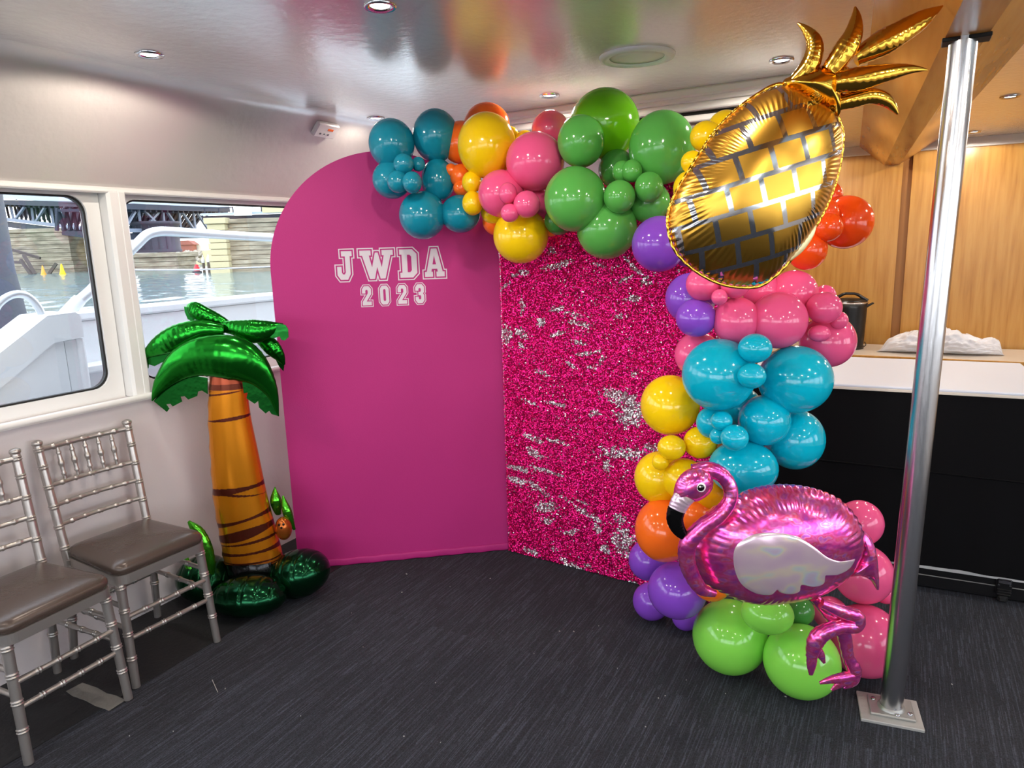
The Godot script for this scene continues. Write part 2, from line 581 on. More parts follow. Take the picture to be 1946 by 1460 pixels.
# ---------------------------------------------------------------- camera, sky, exposure
func make_view() -> void:
	var cam := Camera3D.new()
	cam.name = "camera"
	cam.transform = Transform3D(Basis(Vector3(0.87754, -0.02935, -0.4786), Vector3(-0.06728, 0.98071, -0.18351), Vector3(0.47475, 0.19324, 0.85864)).orthonormalized(), Vector3(0, 1.7, 0))
	cam.fov = rad_to_deg(2.0 * atan(730.0 / 1330.0))
	cam.near = 0.05
	cam.far = 1500.0
	add_child(cam)
	cam.current = true
	var sky_mat := ProceduralSkyMaterial.new()
	sky_mat.sky_top_color = Color(0.86, 0.91, 0.97)
	sky_mat.sky_horizon_color = Color(0.97, 0.98, 1.0)
	sky_mat.sky_curve = 0.25
	sky_mat.ground_horizon_color = Color(0.80, 0.84, 0.86)
	sky_mat.ground_bottom_color = Color(0.42, 0.48, 0.50)
	sky_mat.sky_energy_multiplier = SKY
	sky_mat.ground_energy_multiplier = SKY
	var env := Environment.new()
	env.background_mode = Environment.BG_SKY
	env.sky = Sky.new()
	env.sky.sky_material = sky_mat
	env.tonemap_mode = Environment.TONE_MAPPER_LINEAR
	env.tonemap_exposure = EXPOSURE
	env.sdfgi_enabled = true
	env.ssao_enabled = true
	env.ssil_enabled = true
	var we := WorldEnvironment.new()
	we.name = "surroundings"
	we.environment = env
	add_child(we)

const SKY := 2.4
const EXPOSURE := 1.0
const LAMP := 0.62
const H := 2.43    # ceiling height

# ---------------------------------------------------------------- the room
func window_unit(n: int, z0: float, z1: float, y0: float, y1: float, x := -3.15, face := 1.0) -> void:
	# a fixed boat window: plate with a rounded opening, rubber seal and pane; z0 > z1
	var root := struct_root("window_%d" % n)
	root.position = Vector3(x, 0, 0)
	var hole := PackedVector2Array()
	var rect := PackedVector2Array()
	var zc := (z0 + z1) / 2.0
	var yc := (y0 + y1) / 2.0
	var hw := (z0 - z1) / 2.0
	var hh := (y1 - y0) / 2.0
	var r := 0.075
	for q in 4:
		var cx := (hw - r) * (1.0 if q == 0 or q == 3 else -1.0)
		var cy := (hh - r) * (1.0 if q < 2 else -1.0)
		for k in 9:
			var a := PI / 2.0 * (q + k / 8.0)
			hole.append(Vector2(cx + r * cos(a), cy + r * sin(a)))
			var ox := (hw + 0.06) * (1.0 if q == 0 or q == 3 else -1.0)
			var oy := (hh + 0.075) * (1.0 if q < 2 else -1.0)
			var e := Vector2(ox, oy)
			if k == 0:
				e = Vector2(ox, cy) if q % 2 == 0 else Vector2(cx, oy)
			elif k == 8:
				e = Vector2(cx, oy) if q % 2 == 0 else Vector2(ox, cy)
			rect.append(e)
	var at := func(v: Vector2, d: float) -> Vector3: return Vector3(d * face, yc + v.y, zc + v.x)
	var ring := func(a: PackedVector2Array, da: float, b: PackedVector2Array, db: float, st: SurfaceTool) -> void:
		for i in a.size():
			var j := (i + 1) % a.size()
			quad(st, at.call(a[i], da), at.call(a[j], da), at.call(b[j], db), at.call(b[i], db))
	var st := begin(false)
	ring.call(hole, 0.0, rect, 0.0, st)
	ring.call(rect, 0.0, rect, -0.05, st)
	ring.call(rect, -0.05, hole, -0.05, st)
	ring.call(hole, -0.05, hole, 0.0, st)
	obj("window_frame", st, M.frame, root)
	var small := PackedVector2Array()
	for v in hole:
		small.append(v * Vector2((hw - 0.008) / hw, (hh - 0.008) / hh))
	st = begin(false)
	ring.call(hole, -0.012, small, -0.012, st)
	ring.call(small, -0.012, small, -0.034, st)
	ring.call(small, -0.034, hole, -0.034, st)
	obj("seal", st, M.rubber, root)
	st = begin(false)
	for sg in [-0.018, -0.024]:
		for i in range(1, small.size() - 1):
			if sg > -0.02:
				tri(st, at.call(small[0], sg), at.call(small[i], sg), at.call(small[i + 1], sg))
			else:
				tri(st, at.call(small[0], sg), at.call(small[i + 1], sg), at.call(small[i], sg))
	obj("pane", st, M.tinted if n < 3 else M.glass, root)

func make_room() -> void:
	struct("floor", box(Vector3(0.05, -0.06, -1.65), Vector3(6.6, 0.12, 10.5)), M.carpet)
	var st := box(Vector3(-2.84, 0.0015, -1.0), Vector3(0.52, 0.003, 5.4))
	struct("floor", st, M.vinyl)
	struct("ceiling", box(Vector3(0.25, H + 0.06, -1.65), Vector3(6.0, 0.12, 10.5)), M.ceiling)
	# left wall: panel below the sill, header and sloping cove
	var wall := struct_root("wall_left")
	obj("lower_panel", box(Vector3(-3.16, 0.53, -1.55), Vector3(0.12, 1.06, 10.3)), M.dado, wall)
	obj("header", box(Vector3(-3.17, 2.06, -1.55), Vector3(0.14, 0.15, 10.3), 0.01), M.white, wall)
	st = begin()
	st.set_smooth_group(0)
	var rows := []
	for k in 33:
		var t := k / 32.0
		# nearly straight slope that bends into the ceiling and into the header
		var p := Vector2(-2.66, H + 0.0006).bezier_interpolate(Vector2(-2.79, H), Vector2(-2.82, H - 0.045), Vector2(-3.115, 1.99), t)
		rows.append(PackedVector3Array([Vector3(p.x, p.y, 3.6), Vector3(p.x, p.y, -4.55)]))
	for k in 33:
		var q: PackedVector3Array = rows[32 - k]
		rows.append(PackedVector3Array([q[0] + Vector3(-0.03, 0.06, 0), q[1] + Vector3(-0.03, 0.06, 0)]))
	rows_to(st, rows)
	obj("cove", st, M.ceiling, wall)
	obj("header_bead", box(Vector3(-3.098, 1.99, -1.55), Vector3(0.022, 0.016, 10.3), 0.006), M.frame, wall)
	# sill with a rounded nose
	st = begin()
	add_box(st, Vector3(-3.135, 1.050, -1.55), Vector3(0.13, 0.018, 10.3))
	add_tube(st, PackedVector3Array([Vector3(-3.078, 1.055, 3.6), Vector3(-3.078, 1.055, -3.75)]), 0.015, 12)
	struct("trim_1", st, M.frame)
	var n := 0
	for z in [-2.0, -0.70, 0.60, 1.90, 3.20, -3.30]:
		n += 1
		st = box(Vector3(-3.135, 1.525, z + 0.022), Vector3(0.10, 0.945, 0.062), 0.012)
		add_box(st, Vector3(-3.112, 1.525, z - 0.012), Vector3(0.06, 0.945, 0.045), 0.01)
		struct("trim_%d" % (n + 1), st, M.frame)
	window_unit(1, -0.79, -1.884, 1.118, 1.972)
	window_unit(2, -2.046, -3.21, 1.113, 1.965)
	window_unit(3, 0.52, -0.57, 1.118, 1.972)
	window_unit(4, 1.80, 0.72, 1.118, 1.972)
	window_unit(5, 3.10, 2.02, 1.118, 1.972)
	# end wall behind the arch, stopping at the recess
	struct("wall_back", box(Vector3(-2.2, 1.22, -4.56), Vector3(2.0, 2.44, 0.12)), M.white)
	struct("wall_recess", box(Vector3(-1.26, 1.22, -5.66), Vector3(0.12, 2.44, 2.3)), M.wood)
	# right wall and the wall behind the camera, with windows that light the room
	var right := struct_root("wall_right")
	obj("lower_panel", box(Vector3(3.26, 0.5, -1.65), Vector3(0.12, 1.0, 10.4)), M.white, right)
	obj("header", box(Vector3(3.26, 2.24, -1.65), Vector3(0.12, 0.50, 10.4)), M.white, right)
	for z in [3.3, 1.95, 0.6, -0.75, -2.1, -3.45]:
		obj("post", box(Vector3(3.26, 1.5, z), Vector3(0.12, 1.05, 0.16), 0.01), M.frame, right)
	obj("end_panel", box(Vector3(3.26, 1.5, -5.1), Vector3(0.12, 1.05, 3.3)), M.wood, right)
	for k in 5:
		var z: float = 3.3 - 1.35 * k
		var w := struct_root("window_%d" % (6 + k))
		obj("pane", box(Vector3(3.25, 1.495, z - 0.675), Vector3(0.008, 0.99, 1.19)), M.glass, w)
	var rear := struct_root("wall_rear")
	obj("side_panel", box(Vector3(-2.75, 1.22, 3.6), Vector3(0.95, 2.44, 0.12)), M.white, rear)
	obj("side_panel", box(Vector3(2.75, 1.22, 3.6), Vector3(0.95, 2.44, 0.12)), M.white, rear)
	obj("header", box(Vector3(0.0, 2.30, 3.6), Vector3(4.55, 0.28, 0.12)), M.white, rear)
	obj("lower_panel", box(Vector3(0.0, 0.50, 3.6), Vector3(4.55, 1.0, 0.12)), M.white, rear)
	for x in [-1.14, 0.0, 1.14]:
		obj("post", box(Vector3(x, 1.58, 3.6), Vector3(0.10, 1.17, 0.12), 0.01), M.frame, rear)
	for k in 4:
		var w := struct_root("window_%d" % (11 + k))
		obj("pane", box(Vector3(-1.706 + 1.137 * k, 1.58, 3.6), Vector3(1.03, 1.16, 0.008)), M.glass, w)
	# cornice across the ceiling, with the dark slot of a roller blind under it
	st = box(Vector3(-1.28, H - 0.020, -3.66), Vector3(1.64, 0.040, 0.13), 0.008)
	add_box(st, Vector3(-1.28, H - 0.045, -3.68), Vector3(1.64, 0.03, 0.12), 0.006)
	add_box(st, Vector3(-1.28, H - 0.075, -3.70), Vector3(1.64, 0.04, 0.10), 0.006)
	struct("trim_8", st, M.frame)
	st = box(Vector3(-0.85, H - 0.105, -3.72), Vector3(0.80, 0.022, 0.04))
	struct("trim_9", st, M.black)
	st = box(Vector3(-1.28, H - 0.130, -3.72), Vector3(1.64, 0.03, 0.08), 0.005)
	struct("trim_10", st, M.frame)
	var bl := obj("roller_blind", box(Vector3(-0.85, H - 0.185, -3.74), Vector3(0.78, 0.085, 0.03), 0.01), M.blind)
	tag(bl, "grey fabric roller blind edge under the dark ceiling slot, behind yellow balloons", "blind")
	# far wall of maple panels
	var far := struct_root("wall_far")
	obj("panel", box(Vector3(-0.65, 1.18, -6.86), Vector3(1.24, 2.36, 0.12)), M.wood, far)
	obj("dark_reveal", box(Vector3(0.005, 1.18, -6.88), Vector3(0.072, 2.36, 0.12)), M.wood_dark, far)
	obj("panel", box(Vector3(1.65, 1.18, -6.85), Vector3(3.22, 2.36, 0.12)), M.wood, far)
	obj("fascia", box(Vector3(1.0, 2.395, -6.84), Vector3(4.5, 0.075, 0.14), 0.005), M.white, far)
	# boxed beam
	st = begin(false)
	var prof := PackedVector2Array([Vector2(-0.137, H + 0.01), Vector2(0.07, 2.267), Vector2(0.182, 2.267), Vector2(0.447, H + 0.01)])
	var skew := Basis(Vector3.RIGHT, Vector3.UP, Vector3(0.057, 0, 1.0))
	add_prism(st, prof, -4.2, 6.0, Transform3D(skew, Vector3(0, 0, -2.62)))
	struct("beam", st, M.wood_beam)

func downlight(x: float, z: float, label: String, shown := true, dim := 1.0) -> void:
	if shown:
		var t := thing("downlight", label, "ceiling light", Vector3(x, H, z), Basis.IDENTITY, "recessed ceiling downlights")
		var st := begin()
		add_lathe(st, [[0.030, 0.004], [0.034, -0.002], [0.046, -0.008], [0.050, -0.004], [0.050, 0.003]], 36)
		obj("bezel", st, M.chrome, t)
		st = begin()
		add_lathe(st, [[0.0, -0.0035], [0.026, -0.0025], [0.034, 0.0015], [0.034, 0.004], [0.0, 0.004]], 28)
		obj("lens", st, M.lens, t)
	var s := SpotLight3D.new()
	s.name = "downlight_beam"
	s.position = Vector3(x, H - 0.014, z)
	s.rotation_degrees = Vector3(-90, 0, 0)
	s.light_energy = LAMP * dim
	s.light_color = Color(1.0, 0.95, 0.89)
	s.light_size = 0.035
	s.spot_angle = 86.0
	s.spot_angle_attenuation = 0.12
	s.spot_range = 12.0
	s.spot_attenuation = 2.0
	s.shadow_enabled = true
	add_child(s, true)

func make_fittings() -> void:
	downlight(-1.442, -1.849, "downlight at the top edge of the picture, nearest and largest")
	downlight(-2.468, -1.790, "downlight over the windows, leftmost of all")
	downlight(-1.584, -3.337, "downlight glowing just above the orange and pink balloons", true, 0.9)
	downlight(-0.491, -3.297, "downlight left of the gold pineapple crown")
	downlight(0.472, -4.919, "downlight right of the wooden beam, beside the pole")
	downlight(-2.640, -3.285, "small downlight above the leftmost teal balloon, near the emergency light", true, 0.28)
	downlight(0.415, -6.409, "tiny far downlight behind the pole, close to the maple wall")
	for p in [[-0.45, -1.80], [0.95, -1.80], [0.95, -3.30], [-2.35, -0.2], [-1.40, -0.2], [-0.45, -0.2], [0.95, -0.2], [2.2, -1.8], [2.2, -0.2], [-1.4, 1.5], [0.95, 1.5], [1.7, -4.9], [-0.6, -4.9], [1.6, -6.2], [-0.7, -6.2], [2.6, -6.0]]:
		downlight(p[0], p[1], "downlight out of the picture in the same ceiling grid", false)
	# ceiling speaker
	var t := thing("ceiling_speaker", "round white ceiling speaker grille between the downlights", "speaker", Vector3(-0.976, H, -2.874))
	var st := begin()
	add_lathe(st, [[0.108, -0.006], [0.112, -0.011], [0.125, -0.015], [0.146, -0.012], [0.150, -0.004], [0.150, 0.003]], 48)
	obj("rim", st, M.frame, t)
	st = begin()
	add_lathe(st, [[0.0, -0.010], [0.06, -0.009], [0.108, -0.005], [0.108, 0.002], [0.0, 0.002]], 48)
	obj("grille", st, M.white, t)
	# emergency light on the cove
	var up := Vector3(0.72, -0.69, 0).normalized()
	var zz := Vector3(0, 0, -1)
	t = thing("emergency_light", "small white emergency light box on the ceiling cove by the windows", "emergency light", Vector3(-2.815, 2.362, -3.053), Basis(zz, zz.cross(up).normalized() * -1.0, up))
	obj("case", box(Vector3(0, 0, 0.012), Vector3(0.16, 0.085, 0.03), 0.006), M.frame, t)
	obj("label", box(Vector3(0.02, 0.012, 0.028), Vector3(0.04, 0.012, 0.002)), M.orange, t)
	for k in 3:
		obj("button", box(Vector3(-0.04 + 0.03 * k, -0.018, 0.028), Vector3(0.009, 0.009, 0.004)), M.pane_dark, t)

func make_pole() -> void:
	var base := Vector3(0.080, 0, -2.622)
	var top := Vector3(0.122, 2.267, -2.617)
	var t := thing("steel_pole", "brushed stainless steel pole from floor plate to wooden beam", "pole", base)
	var st := begin()
	var pts := PackedVector3Array()
	for k in 25:
		pts.append((top - base) * (k / 24.0) + Vector3(0, 0.008 if k == 0 else 0.0, 0))
	add_tube(st, pts, 0.038, 48, Vector3.RIGHT)
	obj("tube", st, M.steel, t)
	var turn := Basis(Vector3.UP, deg_to_rad(8))
	obj("base_plate", box(Vector3(-0.005, 0.006, 0.005), Vector3(0.20, 0.012, 0.17), 0.002, turn), M.plate_rough, t)
	obj("flange", box(Vector3(0.0, 0.017, 0.0), Vector3(0.145, 0.010, 0.115), 0.003, turn), M.plate, t)
	for e in [[-0.058, -0.02], [0.060, 0.02], [0.02, 0.045]]:
		st = begin()
		add_lathe(st, [[0.009, 0.022], [0.009, 0.027], [0.0, 0.029]], 6, Transform3D(Basis.IDENTITY, Vector3(e[0], 0, e[1])))
		obj("bolt", st, M.chrome, t)
	st = begin()
	add_lathe(st, [[0.046, 0.021], [0.044, 0.028], [0.038, 0.033]], 36)
	obj("weld_collar", st, M.plate, t)
	obj("top_bracket", box(Vector3(0.048, 2.262, 0.004), Vector3(0.125, 0.012, 0.075), 0.002), M.black, t)

# ---------------------------------------------------------------- chairs
func make_chair(label: String) -> Node3D:
	# local frame: front towards +z, centre of the seat over the origin
	var t := thing("banquet_chair", label, "chair", Vector3.ZERO, Basis.IDENTITY, "silver bamboo-style chairs by the window wall")
	var fw := 0.185     # half widths at the front and back, at the floor
	var bw := 0.190
	var zf := 0.205
	var zb := -0.215
	var seat := 0.425
	for s in [-1.0, 1.0]:
		var st := begin()
		bamboo(st, Vector3(s * fw, 0, zf + 0.01), Vector3(s * (fw - 0.012), seat, zf - 0.02), 0.0155, [0.28, 0.51, 0.73, 0.95], 0.003, 0.018, 18)
		obj("leg", st, M.chair, t)
		st = begin()
		bamboo(st, Vector3(s * bw, 0, zb - 0.01), Vector3(s * (bw - 0.015), seat + 0.02, zb + 0.045), 0.0155, [0.40, 0.62, 0.86], 0.003, 0.0175, 18)
		obj("leg", st, M.chair, t)
		st = begin()
		bamboo(st, Vector3(s * (bw - 0.015), seat - 0.02, zb + 0.045), Vector3(s * (bw - 0.004), 0.915, zb - 0.035), 0.0175, [0.17, 0.34, 0.50, 0.66, 0.82, 0.955], 0.0028, 0.0165, 18)
		var c := Vector3(s * (bw - 0.004), 0.915, zb - 0.035)
		add_lathe(st, [[0.016, -0.006], [0.020, 0.0], [0.0205, 0.006], [0.018, 0.012], [0.009, 0.016], [0.0, 0.017]], 18, Transform3D(Basis.IDENTITY, c))
		obj("back_post", st, M.chair, t)
	var back := func(y: float, s: float) -> Vector3:
		var k := (y - 0.405) / 0.51
		return Vector3(s * lerpf(bw - 0.015, bw - 0.004, k), y, lerpf(zb + 0.045, zb - 0.035, k))
	for y in [0.893, 0.745, 0.665, 0.585]:
		var st := begin()
		var r := 0.0115 if y > 0.8 else 0.0095
		# rails bow slightly backwards
		var pts := PackedVector3Array()
		var ra := []
		var a: Vector3 = back.call(y, -1.0)
		var b: Vector3 = back.call(y, 1.0)
		for k in 61:
			var f := k / 60.0
			pts.append(a.lerp(b, f) + Vector3(0, 0, -0.016 * sin(PI * f)))
			var d := 1.0
			for g in [0.16, 0.33, 0.5, 0.67, 0.84]:
				d = minf(d, absf(absf(f - g) - 0.012))
			ra.append(r + (0.0028 if d < 0.006 else 0.0))
		add_sweep(st, pts, ra, ra, Vector3.UP, 14)
		obj("crest_rail" if y > 0.8 else "back_rail", st, M.chair, t)
	for f in [0.2, 0.35, 0.5, 0.65, 0.8]:
		var st := begin()
		var a: Vector3 = back.call(0.745, -1.0).lerp(back.call(0.745, 1.0), f) + Vector3(0, 0, -0.016 * sin(PI * f))
		var b: Vector3 = back.call(0.893, -1.0).lerp(back.call(0.893, 1.0), f) + Vector3(0, 0, -0.016 * sin(PI * f))
		var pts := PackedVector3Array()
		var ra := []
		for k in 25:
			var g := k / 24.0
			pts.append(a.lerp(b, g))
			ra.append(0.0055 + 0.0035 * sin(PI * g) + (0.003 if absf(g - 0.5) < 0.06 or absf(g - 0.78) < 0.03 or absf(g - 0.22) < 0.03 else 0.0))
		add_sweep(st, pts, ra, ra, Vector3.RIGHT, 12)
		obj("spindle", st, M.chair, t)
	for y in [0.195, 0.285]:
		var st := begin()
		bamboo(st, Vector3(-fw + 0.006, y, zf - 0.004), Vector3(fw - 0.006, y, zf - 0.004), 0.0095, [0.22, 0.41, 0.6, 0.8], 0.0028, -1.0, 14)
		obj("stretcher", st, M.chair, t)
		st = begin()
		bamboo(st, Vector3(-bw + 0.006, y + 0.03, zb + 0.012), Vector3(bw - 0.006, y + 0.03, zb + 0.012), 0.0095, [0.25, 0.5, 0.75], 0.0028, -1.0, 14)
		obj("stretcher", st, M.chair, t)
		for s in [-1.0, 1.0]:
			st = begin()
			bamboo(st, Vector3(s * (fw - 0.004), y + 0.045, zf - 0.006), Vector3(s * (bw - 0.006), y + 0.045, zb + 0.018), 0.0095, [0.3, 0.5, 0.72], 0.0028, -1.0, 14)
			obj("stretcher", st, M.chair, t)
	var shape := PackedVector2Array()
	for q in [[0.195, 0.215, 0.045], [-0.195, 0.215, 0.045], [-0.180, -0.185, 0.04], [0.180, -0.185, 0.04]]:
		var base: float = [0.0, 90.0, 180.0, 270.0][shape.size() / 8]
		for k in 8:
			var a := deg_to_rad(base + 90.0 * k / 7.0)
			shape.append(Vector2(q[0] - signf(q[0]) * q[2] + q[2] * cos(a), q[1] - signf(q[1]) * q[2] + q[2] * sin(a)))
	var flat := Transform3D(Basis(Vector3.RIGHT, Vector3(0, 0, 1), Vector3(0, -1, 0)), Vector3(0, seat, 0))
	var st2 := begin()
	add_prism(st2, shape, -0.030, 0.006, flat)
	obj("seat_frame", st2, M.chair, t)
	# domed cushion
	st2 = begin()
	var rows := []
	var prof := [[0.965, 0.0], [0.99, 0.006], [1.0, 0.016], [0.995, 0.026], [0.97, 0.036], [0.92, 0.043], [0.82, 0.049], [0.65, 0.054], [0.4, 0.058], [0.15, 0.060], [0.0, 0.060]]
	for p in prof:
		var row := PackedVector3Array()
		for i in shape.size() + 1:
			var v := shape[i % shape.size()]
			row.append(Vector3(v.x * p[0], seat + 0.030 + p[1] - 0.0, v.y * p[0]))
		row.reverse()
		rows.append(row)
	rows_to(st2, rows)
	add_prism(st2, shape, -0.0, 0.0, flat) if false else null
	obj("cushion", st2, M.cushion, t)
	st2 = begin()
	var inner := PackedVector2Array()
	for v in shape:
		inner.append(v * 0.955)
	add_prism(st2, inner, -0.052, -0.028, flat)
	obj("seat_board", st2, M.black, t)
	return t

func make_chairs() -> void:
	var a := make_chair("silver bamboo-style chair nearer the palm balloon, whole in view")
	a.transform = Transform3D(Basis(Vector3.UP, deg_to_rad(90.0 - 2.0)) * Basis.from_scale(Vector3(1.02, 1.045, 1.02)), Vector3(-2.795, 0.003, -1.668))
	var b: Node3D = a.duplicate()
	b.name = numbered("banquet_chair")
	add_child(b)
	b.set_meta("label", "silver bamboo-style chair at the picture's left edge, cut off by it")
	b.transform = Transform3D(Basis(Vector3.UP, deg_to_rad(90.0 + 3.5)) * Basis.from_scale(Vector3(1.02, 1.045, 1.02)), Vector3(-2.745, 0.003, -1.208))

# ---------------------------------------------------------------- backdrops
func glyph(c: String) -> Array:
	var g := {
		"J": [[0.22, 1.0, 0.70, 1.0, 0.70, 0.82, 0.60, 0.82, 0.60, 0.2, 0.46, 0.0, 0.14, 0.0, 0.0, 0.16, 0.0, 0.46, 0.2, 0.46, 0.2, 0.26, 0.25, 0.19, 0.33, 0.19, 0.38, 0.26, 0.38, 0.82, 0.22, 0.82]],
		"W": [[0.0, 1.0, 0.4, 1.0, 0.4, 0.82, 0.33, 0.82, 0.42, 0.40, 0.55, 0.92, 0.65, 0.92, 0.77, 0.40, 0.86, 0.82, 0.79, 0.82, 0.79, 1.0, 1.19, 1.0, 1.19, 0.82, 1.10, 0.82, 0.88, 0.0, 0.70, 0.0, 0.60, 0.42, 0.50, 0.0, 0.32, 0.0, 0.09, 0.82, 0.0, 0.82]],
		"D": [[0.0, 1.0, 0.52, 1.0, 0.70, 0.84, 0.70, 0.16, 0.52, 0.0, 0.0, 0.0, 0.0, 0.18, 0.09, 0.18, 0.09, 0.82, 0.0, 0.82], [0.31, 0.81, 0.31, 0.19, 0.41, 0.19, 0.48, 0.26, 0.48, 0.74, 0.41, 0.81]],
		"A": [[0.30, 1.0, 0.54, 1.0, 0.76, 0.18, 0.84, 0.18, 0.84, 0.0, 0.49, 0.0, 0.49, 0.18, 0.55, 0.18, 0.53, 0.28, 0.30, 0.28, 0.28, 0.18, 0.34, 0.18, 0.34, 0.0, 0.0, 0.0, 0.0, 0.18, 0.08, 0.18], [0.34, 0.44, 0.49, 0.44, 0.415, 0.76]],
		"2": [[0.0, 0.62, 0.0, 0.84, 0.14, 1.0, 0.46, 1.0, 0.6, 0.86, 0.6, 0.58, 0.27, 0.2, 0.6, 0.2, 0.6, 0.0, 0.0, 0.0, 0.0, 0.18, 0.38, 0.63, 0.38, 0.76, 0.34, 0.81, 0.26, 0.81, 0.22, 0.76, 0.22, 0.62]],
		"0": [[0.14, 1.0, 0.46, 1.0, 0.6, 0.84, 0.6, 0.16, 0.46, 0.0, 0.14, 0.0, 0.0, 0.16, 0.0, 0.84], [0.22, 0.76, 0.22, 0.24, 0.26, 0.19, 0.34, 0.19, 0.38, 0.24, 0.38, 0.76, 0.34, 0.81, 0.26, 0.81]],
		"3": [[0.0, 0.66, 0.0, 0.84, 0.14, 1.0, 0.46, 1.0, 0.6, 0.86, 0.6, 0.60, 0.52, 0.51, 0.6, 0.42, 0.6, 0.15, 0.46, 0.0, 0.14, 0.0, 0.0, 0.16, 0.0, 0.34, 0.22, 0.34, 0.22, 0.25, 0.26, 0.2, 0.34, 0.2, 0.38, 0.25, 0.38, 0.37, 0.34, 0.42, 0.2, 0.42, 0.2, 0.6, 0.34, 0.6, 0.38, 0.65, 0.38, 0.75, 0.34, 0.8, 0.26, 0.8, 0.22, 0.75, 0.22, 0.66]],
	}
	var out := []
	for ring in g[c]:
		var p := PackedVector2Array()
		for i in range(0, ring.size(), 2):
			p.append(Vector2(ring[i], ring[i + 1]))
		if Geometry2D.is_polygon_clockwise(p):
			p.reverse()
		out.append(p)
	return out

func letter(c: String, at: Vector2, size: Vector2, line: float, parent: Node3D, z: float) -> void:
	# varsity lettering: outer line, gap in the panel's colour, filled letter
	var rings := []
	for p in glyph(c):
		var q := PackedVector2Array()
		for v in p:
			q.append(at + v * size)
		rings.append(q)
	var outer := Geometry2D.offset_polygon(rings[0], line * 1.75, Geometry2D.JOIN_MITER)
	var gap := Geometry2D.offset_polygon(rings[0], line, Geometry2D.JOIN_MITER)
	var white := begin(false)
	var pink := begin(false)
	add_prism(white, outer[0], z, z + 0.0006)
	add_prism(pink, gap[0], z, z + 0.0010)
	add_prism(white, rings[0], z, z + 0.0014)
	if rings.size() > 1:
		add_prism(pink, rings[1], z, z + 0.0018)
	var o := MeshInstance3D.new()
	white.generate_normals()
	pink.generate_normals()
	var m := white.commit()
	pink.commit(m)
	m.surface_set_material(0, M.print_white)
	m.surface_set_material(1, M.magenta)
	o.mesh = m
	o.name = "letter"
	o.set_meta("label", "white varsity %s %s" % ["numeral" if c in "0123456789" else "letter", c])
	parent.add_child(o, true)

func make_arch() -> void:
	var a := Vector3(-2.769, 0, -2.540)
	var b := Vector3(-1.849, 0, -3.249)
	var along := (b - a).normalized()
	var t := thing("arch_backdrop", "tall magenta arched backdrop panel with white varsity lettering", "backdrop", a, Basis(along, Vector3.UP, along.cross(Vector3.UP)))
	var w := 1.161
	var r := w / 2.0
	var shape := PackedVector2Array([Vector2(0, 0.004), Vector2(w, 0.004)])
	for k in 65:
		var ang := PI * k / 64.0
		shape.append(Vector2(r + r * cos(ang), 1.604 + r * sin(ang)))
	var st := begin(false)
	add_prism(st, shape, -0.028, 0.0)
	obj("panel", st, M.magenta, t)
	st = begin()
	var hem := PackedVector3Array()
	for k in 30:
		hem.append(Vector3(w * k / 29.0, 0.022 + 0.002 * sin(k * 1.7), 0.002))
	add_sweep(st, hem, Array(range(30)).map(func(_i): return 0.020), Array(range(30)).map(func(_i): return 0.004), Vector3(0, 0, 1), 12)
	obj("hem", st, M.magenta, t)
	for e in [["J", 0.3265, 0.077 / 0.70], ["W", 0.442, 0.168 / 1.19], ["D", 0.642, 0.088 / 0.70], ["A", 0.7685, 0.102 / 0.84]]:
		letter(e[0], Vector2(e[1], 1.556), Vector2(e[2], 0.144), 0.0072, t, 0.0)
	var x := 0.442
	for c in "2023":
		letter(c, Vector2(x, 1.422), Vector2(0.076, 0.098), 0.0050, t, 0.0)
		x += 0.0905

